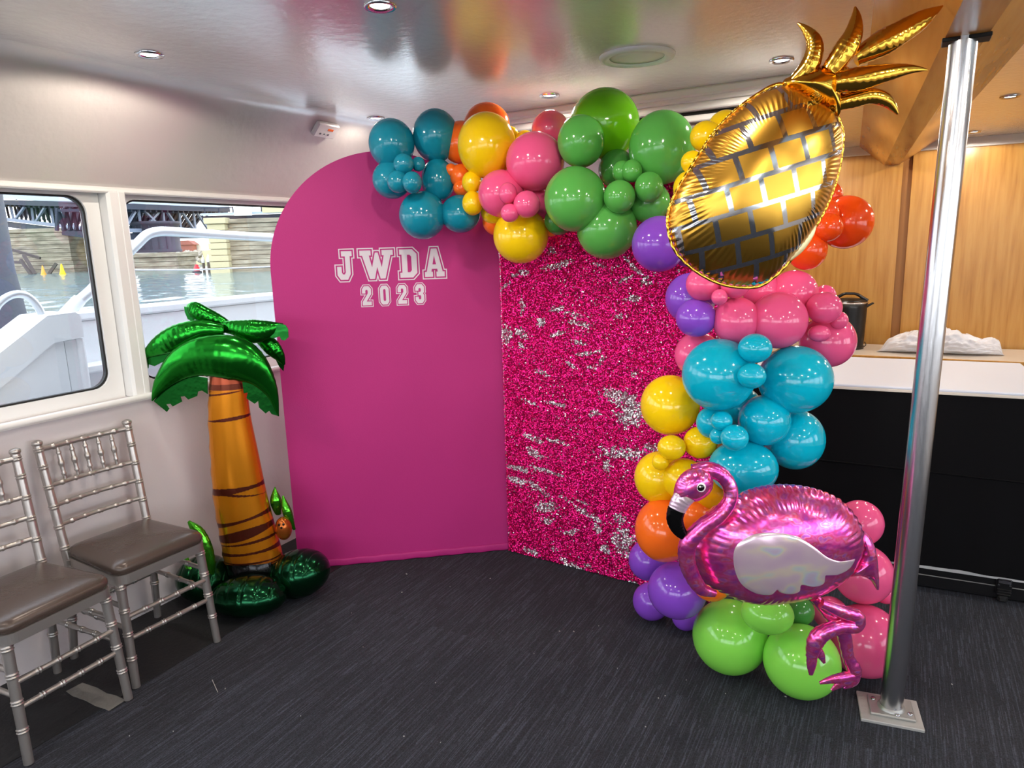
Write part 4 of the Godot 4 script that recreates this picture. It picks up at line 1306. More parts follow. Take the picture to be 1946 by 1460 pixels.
	bt.set_meta("label", "black beak tip")
	var ex := Vector3(eye.x, eye.y, 0.075 + 0.036)
	st = begin()
	add_lathe(st, [[0.0165, 0.0], [0.0160, 0.006], [0.012, 0.009], [0.0, 0.0105]], 28, Transform3D(Basis(Vector3.RIGHT, Vector3(0, 0, 1), Vector3(0, -1, 0)), ex))
	var ey := obj("eye", st, M.eye_white, t)
	st = begin()
	add_lathe(st, [[0.0115, 0.0], [0.010, 0.003], [0.0, 0.0045]], 24, Transform3D(Basis(Vector3.RIGHT, Vector3(0, 0, 1), Vector3(0, -1, 0)), ex + Vector3(0, 0, 0.0075)))
	obj("pupil", st, M.eye_black, ey)
	st = begin()
	add_lathe(st, [[0.003, 0.0], [0.002, 0.0015], [0.0, 0.002]], 12, Transform3D(Basis(Vector3.RIGHT, Vector3(0, 0, 1), Vector3(0, -1, 0)), ex + Vector3(-0.003, 0.004, 0.011)))
	obj("eye_glint", st, M.eye_white, ey)
	var tm := Vector2(0.31, -0.075)
	var tl := obj("tail", cushion(outline_radius(tail, tm), tm, 0.028, 22, 0.3, 20, 160), M.holo, t)
	tl.position.z = -0.005
	var g := obj("leg", foil_limb(shin, 0.85, -0.005, 50, 14.0, 0.0, 22, 0.1), M.holo, t)
	for f in [toe0, toe1, toe2]:
		obj("toe", foil_limb(f, 0.7, 0.0, 20, 6.0, 0.0, 18, 0.1), M.holo, g)
	g = obj("leg", foil_limb(thigh, 0.85, 0.028, 56, 16.0, 0.0, 22, 0.1), M.holo, t)
	for f in [toe3, toe4]:
		obj("toe", foil_limb(f, 0.7, 0.028, 20, 6.0, 0.0, 18, 0.1), M.holo, g)

func make_palm() -> void:
	var frond0 := [[-0.343, 1.031, 0.003], [-0.302, 1.095, 0.029], [-0.245, 1.154, 0.052], [-0.174, 1.206, 0.076], [-0.089, 1.235, 0.092], [0.003, 1.237, 0.104], [0.086, 1.221, 0.107], [0.147, 1.182, 0.089], [0.194, 1.127, 0.059], [0.231, 1.047, 0.029], [0.247, 0.938, 0.003]]
	var frond1 := [[-0.391, 1.222, 0.003], [-0.340, 1.260, 0.029], [-0.263, 1.300, 0.054], [-0.175, 1.332, 0.063], [-0.082, 1.355, 0.050], [0.015, 1.349, 0.030]]
	var frond2 := [[0.029, 1.357, 0.023], [-0.032, 1.394, 0.036], [-0.090, 1.426, 0.041], [-0.135, 1.451, 0.039], [-0.169, 1.461, 0.015]]
	var frond3 := [[0.000, 1.365, 0.026], [0.067, 1.358, 0.039], [0.150, 1.341, 0.058], [0.222, 1.351, 0.040], [0.289, 1.367, 0.006]]
	var frond4 := [[0.153, 1.308, 0.029], [0.210, 1.263, 0.042], [0.245, 1.216, 0.030], [0.261, 1.169, 0.007]]
	var fin0 := PackedVector2Array([Vector2(-0.343, 1.027), Vector2(-0.287, 0.972), Vector2(-0.274, 0.987), Vector2(-0.286, 1.009), Vector2(-0.265, 1.011), Vector2(-0.255, 0.998), Vector2(-0.209, 1.020), Vector2(-0.213, 1.044), Vector2(-0.193, 1.046), Vector2(-0.178, 1.029), Vector2(-0.134, 1.045), Vector2(-0.128, 1.066), Vector2(-0.108, 1.071), Vector2(-0.083, 1.053), Vector2(-0.075, 1.130), Vector2(-0.138, 1.145), Vector2(-0.267, 1.109)])
	var fin1 := PackedVector2Array([Vector2(0.087, 1.112), Vector2(0.088, 1.051), Vector2(0.108, 1.054), Vector2(0.098, 1.027), Vector2(0.135, 0.999), Vector2(0.153, 1.012), Vector2(0.154, 0.980), Vector2(0.183, 0.950), Vector2(0.201, 0.963), Vector2(0.211, 0.946), Vector2(0.245, 0.935), Vector2(0.237, 1.026), Vector2(0.179, 1.109)])
	var fin2 := PackedVector2Array([Vector2(-0.391, 1.226), Vector2(-0.388, 1.189), Vector2(-0.359, 1.182), Vector2(-0.356, 1.201), Vector2(-0.329, 1.191), Vector2(-0.260, 1.222), Vector2(-0.211, 1.246), Vector2(-0.347, 1.251)])
	var fin3 := PackedVector2Array([Vector2(-0.175, 1.466), Vector2(-0.175, 1.440), Vector2(-0.165, 1.405), Vector2(-0.145, 1.394), Vector2(-0.114, 1.413), Vector2(-0.128, 1.452)])
	var fin4 := PackedVector2Array([Vector2(0.276, 1.374), Vector2(0.304, 1.367), Vector2(0.315, 1.348), Vector2(0.314, 1.309), Vector2(0.294, 1.293), Vector2(0.278, 1.297), Vector2(0.273, 1.314), Vector2(0.243, 1.305), Vector2(0.212, 1.319), Vector2(0.222, 1.351)])
	var fin5 := PackedVector2Array([Vector2(0.223, 1.194), Vector2(0.236, 1.160), Vector2(0.255, 1.136), Vector2(0.265, 1.179), Vector2(0.248, 1.219)])
	var trunk := [[0.007, 1.156, 0.083], [0.000, 1.066, 0.091], [-0.008, 0.924, 0.102], [-0.004, 0.738, 0.116], [0.001, 0.540, 0.130], [0.017, 0.368, 0.139], [0.032, 0.227, 0.146], [0.035, 0.182, 0.143]]
	var sprig0 := [[-0.217, 0.441, 0.008], [-0.174, 0.391, 0.033], [-0.143, 0.311, 0.036], [-0.136, 0.218, 0.030], [-0.144, 0.146, 0.016]]
	var sprig1 := [[-0.261, 0.240, 0.013], [-0.236, 0.183, 0.021], [-0.222, 0.127, 0.016]]
	var sprig2 := [[0.157, 0.547, 0.003], [0.162, 0.484, 0.030], [0.161, 0.408, 0.017]]
	var sprig3 := [[0.204, 0.510, 0.005], [0.224, 0.433, 0.025], [0.245, 0.332, 0.008]]
	var coconut := Vector2(0.205, 0.355)  # r 0.039 0.060
	var t := thing("palm_balloon", "standing foil palm tree balloon with orange trunk and green fronds", "foil balloon", Vector3(-2.789, 0, -2.226), FACE.orthonormalized())
	# trunk: oval tube; u runs round it, v from the foot up
	var st := begin()
	var s := smooth_rows(trunk, 60)
	s.reverse()
	var rows := []
	var uvs := []
	for i in 60:
		var row := PackedVector3Array()
		var uv := PackedVector2Array()
		var v := i / 59.0
		for j in 65:
			var a := TAU * j / 64.0
			var seam := exp(-pow((fposmod(a - PI * 0.93 + PI, TAU) - PI) * 4.0, 2.0))
			var w: float = s[i][2] * (1.0 - 0.045 * seam * (1.0 + sin(v * 70.0)))
			row.append(Vector3(s[i][0] + cos(a) * w, s[i][1], sin(a) * w * 0.72))
			uv.append(Vector2(fposmod(0.5 - float(j) / 64.0 * 1.0, 1.0) if j < 64 and j > 0 else 0.5, 1.0 - v))
		rows.append(row)
		uvs.append(uv)
	# keep u continuous across the seam
	for i in 60:
		for j in 65:
			uvs[i][j] = Vector2(0.5 - j / 64.0, 1.0 - i / 59.0)
	for i in rows.size():
		rows[i].reverse()
		uvs[i].reverse()
	rows_to(st, rows, uvs)
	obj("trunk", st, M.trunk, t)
	st = begin()
	add_lathe(st, [[0.0, 0.02], [0.10, 0.02], [0.130, 0.06], [0.140, 0.12], [0.139, 0.20], [0.12, 0.22]], 48, Transform3D(Basis.from_scale(Vector3(1, 1, 0.8)), Vector3(0.035, 0, 0)))
	obj("trunk_foot", st, M.black_foil, t)
	var k := 0
	for f in [frond0, frond1, frond2, frond3, frond4]:
		obj("frond", foil_limb(f, [0.50, 0.62, 0.6, 0.6, 0.55][k], [0.050, 0.005, -0.05, -0.02, -0.06][k], 60, [26.0, 16.0, 12.0, 16.0, 10.0][k], 0.02, 36, 0.03), M.green_foil, t)
		k += 1
	k = 0
	for f in [fin0, fin1, fin2, fin3, fin4, fin5]:
		st = begin(false)
		add_prism(st, f, -0.002, 0.002)
		var o := obj("frond_fin", st, M.fin_foil, t)
		o.position.z = [0.035, 0.035, 0.012, -0.03, 0.0, -0.06][k]
		k += 1
	k = 0
	for f in [sprig0, sprig1, sprig2, sprig3]:
		obj("leaf", foil_limb(f, 0.75, [0.10, 0.08, -0.06, -0.03][k], 40, 14.0, 0.02, 24, 0.08), M.leaf_foil, t)
		k += 1
	st = begin()
	var prof := []
	for i in 17:
		var a := PI * i / 16.0 - PI / 2.0
		prof.append([0.041 * cos(a), 0.060 * sin(a)])
	add_lathe(st, prof, 28, Transform3D(Basis.IDENTITY, Vector3(coconut.x, coconut.y, 0.01)))
	var nut := obj("coconut", st, M.coconut, t)
	for e in [[-0.008, 0.032], [0.012, 0.033], [0.003, 0.018]]:
		st = begin()
		add_lathe(st, [[0.0065, 0.0], [0.005, 0.003], [0.0, 0.004]], 12, Transform3D(Basis(Vector3.RIGHT, Vector3(0, 0, 1), Vector3(0, -1, 0)), Vector3(coconut.x + e[0], coconut.y + e[1], 0.01 + 0.041 * sqrt(maxf(0.05, 1.0 - pow(e[0] / 0.041, 2.0) - pow(e[1] / 0.060, 2.0))) - 0.001)))
		obj("nut_eye", st, M.black_foil, nut)
	# four dark green feet, like fat cushions lying round the trunk
	for f in [[0.075, 0.095, 0.20, 0.18, 0.095, 0.12, 0.0], [0.265, 0.120, 0.03, 0.165, 0.118, 0.14, 34.0], [-0.20, 0.112, 0.035, 0.14, 0.112, 0.14, -16.0], [-0.02, 0.095, -0.12, 0.12, 0.095, 0.09, 0.0]]:
		st = begin()
		var rr := []
		for i in 97:
			var a := PI * i / 96.0
			var row := PackedVector3Array()
			for j in 49:
				var b := TAU * (j % 48) / 48.0
				var ridge := 1.0 - 0.07 * pow(1.0 - absf(sin(a * 8.0)), 4.0) * absf(cos(b))
				row.append(Vector3(-cos(a) * f[3], sin(a) * cos(b) * f[4] * ridge, sin(a) * sin(b) * f[5] * ridge))
			rr.append(row)
		rows_to(st, rr)
		var o := obj("foot_cushion", st, M.dark_foil, t)
		o.position = Vector3(f[0], f[1], f[2])
		o.rotation_degrees = Vector3(0, 0, f[6] * 0.5)
		o.rotation_degrees.y = f[6] * -0.5

# ---------------------------------------------------------------- bar table, counter and what stands there
func make_bar() -> void:
	var turn := Basis(Vector3.UP, deg_to_rad(3.0))
	var t := thing("bar_table", "long bar-height table with white top and floor-length black skirt", "table", Vector3(-0.02, 0, -3.66), turn)
	# top slab
	obj("table_top", box(Vector3(0.02, 0.998, -0.42), Vector3(1.30, 0.014, 0.86), 0.004), M.table_white, t)
	obj("top_edge", box(Vector3(0.02, 0.986, 0.006), Vector3(1.30, 0.014, 0.008), 0.002), M.laminate, t)
	var st := begin()
	var rows := []
	for r in [[0.990, 0.0], [0.75, 0.004], [0.5, 0.007], [0.3, 0.010], [0.14, 0.012]]:
		var row := PackedVector3Array()
		for k in 121:
			var u := k / 120.0
			var fold: float = (0.004 * sin(u * 31.0) + 0.003 * sin(u * 53.0 + 1.0)) * (1.0 - r[0]) + (0.004 if r[0] < 0.16 else 0.0) * sin(u * 17.0)
			row.append(Vector3(-0.62 + 1.28 * u, r[0] + (0.006 * sin(u * 9.0 + 1.0) if r[0] < 0.2 else 0.0), 0.004 + r[1] + fold))
		row.reverse()
		rows.append(row)
	rows.reverse()
	for e in rows:
		e.reverse()
	rows_to(st, rows)
	# crease where the cloth was folded
	obj("skirt", st, M.skirt, t)
	st = begin()
	add_sweep(st, PackedVector3Array([Vector3(-0.62, 0.62, 0.012), Vector3(0.0, 0.615, 0.0125), Vector3(0.66, 0.60, 0.013)]), [0.004, 0.005, 0.004], [0.003, 0.003, 0.003], Vector3(0, 0, 1), 8)
	obj("skirt_crease", st, M.skirt, t)
	obj("end_skirt", box(Vector3(0.665, 0.565, -0.41), Vector3(0.008, 0.85, 0.82), 0.002), M.skirt, t)
	for e in [[-0.58, -0.14], [0.60, -0.14], [-0.58, -0.78], [0.60, -0.78]]:
		obj("leg", box(Vector3(e[0], 0.495, e[1]), Vector3(0.035, 0.99, 0.035), 0.004), M.plate, t)
	obj("foot_rail", box(Vector3(0.02, 0.128, -0.028), Vector3(1.22, 0.030, 0.014), 0.003), M.frame, t)
	# black road case under the table
	t = thing("road_case", "black equipment case on the carpet under the table skirt", "case", Vector3(0.10, 0, -3.72), turn)
	obj("body", box(Vector3(0.0, 0.062, -0.12), Vector3(1.10, 0.106, 0.26), 0.006), M.black_plastic, t)
	obj("base", box(Vector3(0.0, 0.006, -0.12), Vector3(1.06, 0.012, 0.22), 0.002), M.black, t)
	obj("edge_strip", box(Vector3(0.0, 0.072, 0.0115), Vector3(1.08, 0.005, 0.003), 0.001), M.plate, t)
	var lx := 0.425
	var latch := obj("latch", box(Vector3(lx, 0.078, 0.022), Vector3(0.062, 0.088, 0.028), 0.006), M.black_plastic, t)
	obj("clasp", box(Vector3(lx, 0.108, 0.038), Vector3(0.050, 0.020, 0.008), 0.003), M.chrome, latch)
	for y in [0.044, 0.056, 0.068]:
		obj("clasp_bar", box(Vector3(lx, y, 0.038), Vector3(0.054, 0.006, 0.008), 0.002), M.black_plastic, latch)
	for s in [-1, 1]:
		obj("clasp_screw", box(Vector3(lx + s * 0.022, 0.090, 0.037), Vector3(0.008, 0.008, 0.006), 0.002), M.chrome, latch)
	obj("caster", box(Vector3(lx, 0.018, 0.02), Vector3(0.04, 0.032, 0.03), 0.008), M.black, t)
	# side counter along the far wall
	t = thing("side_counter", "long low wooden counter with pale laminate top along the far wall", "counter", Vector3(0.85, 0, -6.43))
	obj("body", box(Vector3(0, 0.37, -0.02), Vector3(4.0, 0.74, 0.58), 0.004), M.wood, t)
	obj("counter_top", box(Vector3(0, 0.768, 0.0), Vector3(4.06, 0.018, 0.64), 0.003), M.laminate, t)
	obj("wood_edge", box(Vector3(0, 0.752, 0.322), Vector3(4.06, 0.045, 0.016), 0.004), M.wood, t)
	for x in [-1.0, -0.34, 0.33, 1.0]:
		obj("door_gap", box(Vector3(x, 0.37, 0.272), Vector3(0.005, 0.70, 0.004)), M.wood_dark, t)
	# urn
	t = thing("urn", "tall black hot water urn with lid handle on the side counter", "urn", Vector3(-0.345, 0.777, -6.46))
	var st2 := begin()
	add_lathe(st2, [[0.0, 0.0], [0.112, 0.0], [0.120, 0.006], [0.122, 0.02], [0.127, 0.10], [0.134, 0.34], [0.136, 0.372], [0.131, 0.378], [0.0, 0.378]], 48)
	obj("body", st2, M.black_enamel, t)
	st2 = begin()
	add_lathe(st2, [[0.118, 0.004], [0.128, 0.004], [0.129, 0.022], [0.122, 0.026]], 48)
	obj("base", st2, M.black_plastic, t)
	st2 = begin()
	add_lathe(st2, [[0.134, 0.374], [0.141, 0.379], [0.141, 0.386], [0.134, 0.390]], 48)
	obj("rim", st2, M.steel, t)
	st2 = begin()
	add_lathe(st2, [[0.134, 0.388], [0.128, 0.400], [0.10, 0.412], [0.05, 0.420], [0.0, 0.421]], 48)
	var lid := obj("lid", st2, M.black_plastic, t)
	st2 = begin()
	add_sweep(st2, PackedVector3Array([Vector3(-0.135, 0.398, 0), Vector3(-0.10, 0.418, 0), Vector3(-0.06, 0.446, 0), Vector3(-0.03, 0.456, 0), Vector3(0.03, 0.456, 0), Vector3(0.06, 0.446, 0), Vector3(0.10, 0.418, 0), Vector3(0.135, 0.398, 0)]), [0.014, 0.014, 0.012, 0.011, 0.011, 0.012, 0.014, 0.014], [0.02, 0.02, 0.017, 0.016, 0.016, 0.017, 0.02, 0.02], Vector3(0, 0, 1), 14)
	obj("lid_handle", st2, M.black_plastic, lid)
	for s in [-1.0, 1.0]:
		st2 = begin()
		add_sweep(st2, PackedVector3Array([Vector3(s * 0.130, 0.352, 0), Vector3(s * 0.152, 0.366, 0), Vector3(s * 0.172, 0.378, 0), Vector3(s * 0.182, 0.377, 0)]), [0.012, 0.010, 0.009, 0.005], [0.035, 0.034, 0.030, 0.024], Vector3(0, 0, 1), 14)
		obj("side_handle", st2, M.black_plastic, t)
		st2 = begin()
		var loop := PackedVector3Array()
		for k in 13:
			var a := PI * k / 12.0 - PI / 2.0
			loop.append(Vector3(s * (0.127 + 0.015 * cos(a)), 0.036 + 0.018 * sin(a), 0))
		add_tube(st2, loop, 0.003, 8, Vector3(0, 0, 1))
		obj("cord_clip" , st2, M.black_plastic, t)
	# crumpled plastic bag
	var crumple := noise(91, 7.0, FastNoiseLite.TYPE_SIMPLEX, 3)
	st2 = begin()
	var rows2 := []
	for i in 97:
		var k := i / 96.0
		var row := PackedVector3Array()
		var w := 0.145 * pow(sin(PI * clampf(k * 0.96 + 0.02, 0.0, 1.0)), 0.7)
		var top := 0.014 + 0.165 * exp(-pow((k - 0.56) * 3.2, 2.0)) + 0.080 * exp(-pow((k - 0.2) * 4.5, 2.0)) + 0.055 * exp(-pow((k - 0.93) * 9.0, 2.0))
		top *= smoothstep(0.0, 0.10, k) * smoothstep(1.0, 0.95, k)
		for j in 97:
			var a := PI * 2.0 * (j % 96) / 96.0
			var f := 1.0 + 0.30 * crumple.get_noise_3d(k * 0.5, cos(a) * 0.16, sin(a) * 0.16) - 0.10 * pow(1.0 - absf(sin(a * 5.0 + k * 9.0 + 2.0 * crumple.get_noise_2d(k, 3.0))), 3.0)
			var y := sin(a)
			row.append(Vector3(-0.42 + 0.86 * k, 0.001 + maxf(0.0, (y * 0.5 + 0.5) * top * f) + (0.001 if y < 0 else 0.0), cos(a) * w * f - 0.05 * k))
		rows2.append(row)
	rows_to(st2, rows2)
	var bag := obj("plastic_bag", st2, M.bag)
	bag.position = Vector3(0.30, 0.778, -6.33)
	tag(bag, "crumpled white plastic bag lying on the side counter", "plastic bag")

func make_floor_bits() -> void:
	var st := begin(false)
	var p := PackedVector2Array([Vector2(-0.215, -0.03), Vector2(-0.16, -0.038), Vector2(-0.08, -0.034), Vector2(-0.02, -0.039), Vector2(0.04, -0.035), Vector2(0.062, -0.036), Vector2(0.06, 0.034), Vector2(0.0, 0.036), Vector2(-0.05, 0.030), Vector2(-0.12, 0.037), Vector2(-0.21, 0.033)])
	add_prism(st, p, 0.0, 0.002, Transform3D(Basis(Vector3.UP, deg_to_rad(2.0)) * Basis(Vector3.RIGHT, Vector3(0, 0, -1), Vector3(0, 1, 0)), Vector3(-2.60, 0.003, -1.363)))
	tag(obj("tape_strip", st, M.tape), "worn grey tape strip on the dark floor under the chairs", "tape")
	st = begin(false)
	rng.seed = 21
	for k in 60:
		var x := rng.randf_range(-2.4, 0.6)
		var z := rng.randf_range(-3.0, -1.0)
		var s := rng.randf_range(0.0015, 0.004)
		add_box(st, Vector3(x, 0.002, z), Vector3(s, 0.003, s * rng.randf_range(0.6, 2.0)), 0.0, Basis(Vector3.UP, rng.randf() * 6.0))
	add_box(st, Vector3(-2.30, 0.002, -1.62), Vector3(0.002, 0.003, 0.10), 0.0, Basis(Vector3.UP, 1.1))
	var lint := obj("lint", st, M.plate_rough)
	lint.set_meta("kind", "stuff")
	tag(lint, "scattered pale lint specks on the dark carpet", "lint")

# ---------------------------------------------------------------- outside the windows
func make_outside() -> void:
	# rippled water where the windows look, a flat sheet beyond
	var st := begin()
	var chop := noise(81, 0.30, FastNoiseLite.TYPE_SIMPLEX_SMOOTH, 3)
	var swell := noise(82, 0.09, FastNoiseLite.TYPE_SIMPLEX_SMOOTH, 2)
	var rows := []
	for i in 231:
		var row := PackedVector3Array()
		var x := -4.6 - 0.35 * i - 0.0011 * i * i
		for j in 261:
			var z := 8.0 - 0.40 * j
			row.append(Vector3(x, -0.6 + 0.075 * chop.get_noise_2d(x, z * 1.3) + 0.05 * swell.get_noise_2d(x, z), z))
		rows.append(row)
	rows_to(st, rows)
	struct("water", st, M.water)
	st = box(Vector3(-60.0, -0.75, -40.0), Vector3(620.0, 0.1, 620.0))
	struct("water", st, M.water)
	struct("side_deck", box(Vector3(-3.75, -0.06, -3.0), Vector3(1.06, 0.12, 14.0)), M.out_white)
	var b := struct_root("bulwark")
	obj("inner_skin", box(Vector3(-4.22, 0.66, -3.0), Vector3(0.05, 1.36, 14.0)), M.out_white, b)
	obj("capping", box(Vector3(-4.26, 1.372, -7.0), Vector3(0.18, 0.055, 9.4), 0.012), M.out_white, b)
	obj("ledge", box(Vector3(-4.14, 1.07, -3.0), Vector3(0.12, 0.05, 14.0), 0.01), M.out_white, b)
	# hand rail on the bulwark
	var t := thing("hand_rail", "bent silver hand rail pipe along the bulwark outside the window", "railing", Vector3(-4.25, 0, 0))
	var pipe := [[1.40, -2.34], [1.47, -2.44], [1.52, -2.51], [1.62, -2.62], [1.71, -2.74], [1.78, -2.83], [1.84, -2.91], [1.86, -2.99], [1.86, -3.09], [1.84, -3.48], [1.81, -4.13]]
	var pts := PackedVector3Array()
	for i in pipe.size() - 1:
		for k in 6:
			var f := k / 6.0
			var p0 = pipe[maxi(i - 1, 0)]
			var p3 = pipe[mini(i + 2, pipe.size() - 1)]
			pts.append(Vector3(0, cubic_interpolate(pipe[i][0], pipe[i + 1][0], p0[0], p3[0], f), cubic_interpolate(pipe[i][1], pipe[i + 1][1], p0[1], p3[1], f)))
	pts.append(Vector3(0, 1.74, -6.0))
	pts.append(Vector3(0, 1.60, -10.0))
	st = begin()
	add_tube(st, pts, 0.031, 18, Vector3.RIGHT)
	obj("pipe", st, M.out_steel, t)
	st = begin()
	add_tube(st, PackedVector3Array([pts[0] + Vector3(0, -0.06, 0.06), pts[5] + Vector3(0, 0.004, 0)]), 0.038, 18, Vector3.RIGHT)
	obj("sleeve", st, M.out_white, t)
	st = begin()
	add_tube(st, PackedVector3Array([Vector3(0.02, 1.63, -2.62), Vector3(0.02, 1.605, -3.2), Vector3(0.02, 1.60, -4.1), Vector3(0.02, 1.62, -5.4)]), 0.005, 8)
	obj("wire", st, M.out_steel, t)
	# stair to the upper deck: sloping box stringer, side panel, post and loop rail
	t = thing("deck_stair", "white sloping stair side with looped rail outside the first window", "stair", Vector3(-3.75, 0, 0))
	st = begin(false)
	add_prism(st, PackedVector2Array([Vector2(1.05, 0.835), Vector2(1.73, 1.27), Vector2(1.97, 1.425), Vector2(2.11, 1.43), Vector2(2.135, 1.405), Vector2(2.135, 1.295), Vector2(1.98, 1.285), Vector2(1.69, 1.09), Vector2(1.05, 0.67)]), 0.0, 0.26, Transform3D(Basis(Vector3(0, 0, -1), Vector3(0, 1, 0), Vector3(-1, 0, 0)) , Vector3.ZERO))
	obj("stringer", st, M.out_white, t)
	st = begin(false)
	add_prism(st, PackedVector2Array([Vector2(1.0, 0.0), Vector2(1.05, 0.68), Vector2(1.69, 1.09), Vector2(1.98, 1.285), Vector2(2.04, 1.285), Vector2(2.04, 0.0)]), 0.02, 0.05, Transform3D(Basis(Vector3(0, 0, -1), Vector3(0, 1, 0), Vector3(-1, 0, 0)), Vector3.ZERO))
	obj("side_panel", st, M.out_white, t)
	st = begin(false)
	add_prism(st, PackedVector2Array([Vector2(2.045, 0.0), Vector2(2.045, 1.285), Vector2(2.12, 1.285), Vector2(2.12, 0.0)]), 0.025, 0.05, Transform3D(Basis(Vector3(0, 0, -1), Vector3(0, 1, 0), Vector3(-1, 0, 0)), Vector3.ZERO))
	obj("side_panel", st, M.out_white, t)
	st = begin()
	add_tube(st, PackedVector3Array([Vector3(-0.03, 0.0, -2.125), Vector3(-0.03, 1.29, -2.125)]), 0.022, 14, Vector3.RIGHT)
	obj("post", st, M.out_white, t)
	pts = PackedVector3Array()
	var loop := [[0.75, -1.0], [1.12, -1.40], [1.41, -1.74], [1.50, -1.82], [1.535, -1.885], [1.53, -1.94], [1.49, -1.98], [1.43, -2.005], [1.36, -2.01]]
	for i in loop.size() - 1:
		for k in 5:
			var f := k / 5.0
			var p0 = loop[maxi(i - 1, 0)]
			var p3 = loop[mini(i + 2, loop.size() - 1)]
			pts.append(Vector3(-0.12, cubic_interpolate(loop[i][0], loop[i + 1][0], p0[0], p3[0], f), cubic_interpolate(loop[i][1], loop[i + 1][1], p0[1], p3[1], f)))
	pts.append(Vector3(-0.12, 1.36, -2.01))
	st = begin()
	add_tube(st, pts, 0.019, 14, Vector3.RIGHT)
	obj("loop_rail", st, M.out_steel, t)
	# steel mooring pile
	t = thing("mooring_pile", "dark blue-grey steel mooring pile close outside the first window", "pile", Vector3(-10.55, -0.6, -4.70))
	st = begin()
	add_lathe(st, [[0.52, -3.0], [0.52, 1.6], [0.50, 1.9], [0.47, 2.2], [0.47, 6.5], [0.0, 6.6]], 40)
	obj("shaft", st, M.pile, t)

func beam_between(a: Array, b: Array, r: float, deep := -1.0) -> SurfaceTool:
	var p := Vector3(a[0], a[1], a[2])
	var q := Vector3(b[0], b[1], b[2])
	var st := begin(false)
	var d := (q - p)
	var z := d.normalized()
	var x := Vector3.UP.cross(z)
	x = Vector3.RIGHT if x.length() < 0.05 else x.normalized()
	add_box(st, (p + q) / 2.0, Vector3(r * 2.0, (deep if deep > 0 else r) * 2.0, d.length() + r), 0.0, Basis(x, z.cross(x), z))
	return st

func stone_pier(called: String, label: String, left: Vector3, right: Vector3, top: float, thick: float, courses: int, step: float) -> Node3D:
	# coursed masonry: every course a slab of its own, a little proud or shy of its neighbours
	var along := right - left
	along.y = 0
	var x := along.normalized()
	var z := x.cross(Vector3.UP)
	var t := thing(called, label, "bridge pier", Vector3(left.x, -0.75, left.z), Basis(x, Vector3.UP, z))
	rng.seed = 100 + courses
	var h := (top + 0.75) / courses
	for k in courses:
		var inset := rng.randf_range(-0.06, 0.06) - (step if k < courses / 3 else 0.0)
		if k == courses - 1:
			inset -= 0.3
		obj("stone_course", box(Vector3(along.length() / 2.0, h * (k + 0.5), -thick / 2.0), Vector3(along.length() - 2.0 * inset, h * 0.93, thick - 2.0 * inset), 0.05), M.stone, t)
	obj("mortar_core", box(Vector3(along.length() / 2.0, (top + 0.75) / 2.0, -thick / 2.0), Vector3(along.length() - 0.3, top + 0.7, thick - 0.3)), M.timber, t)
	return t

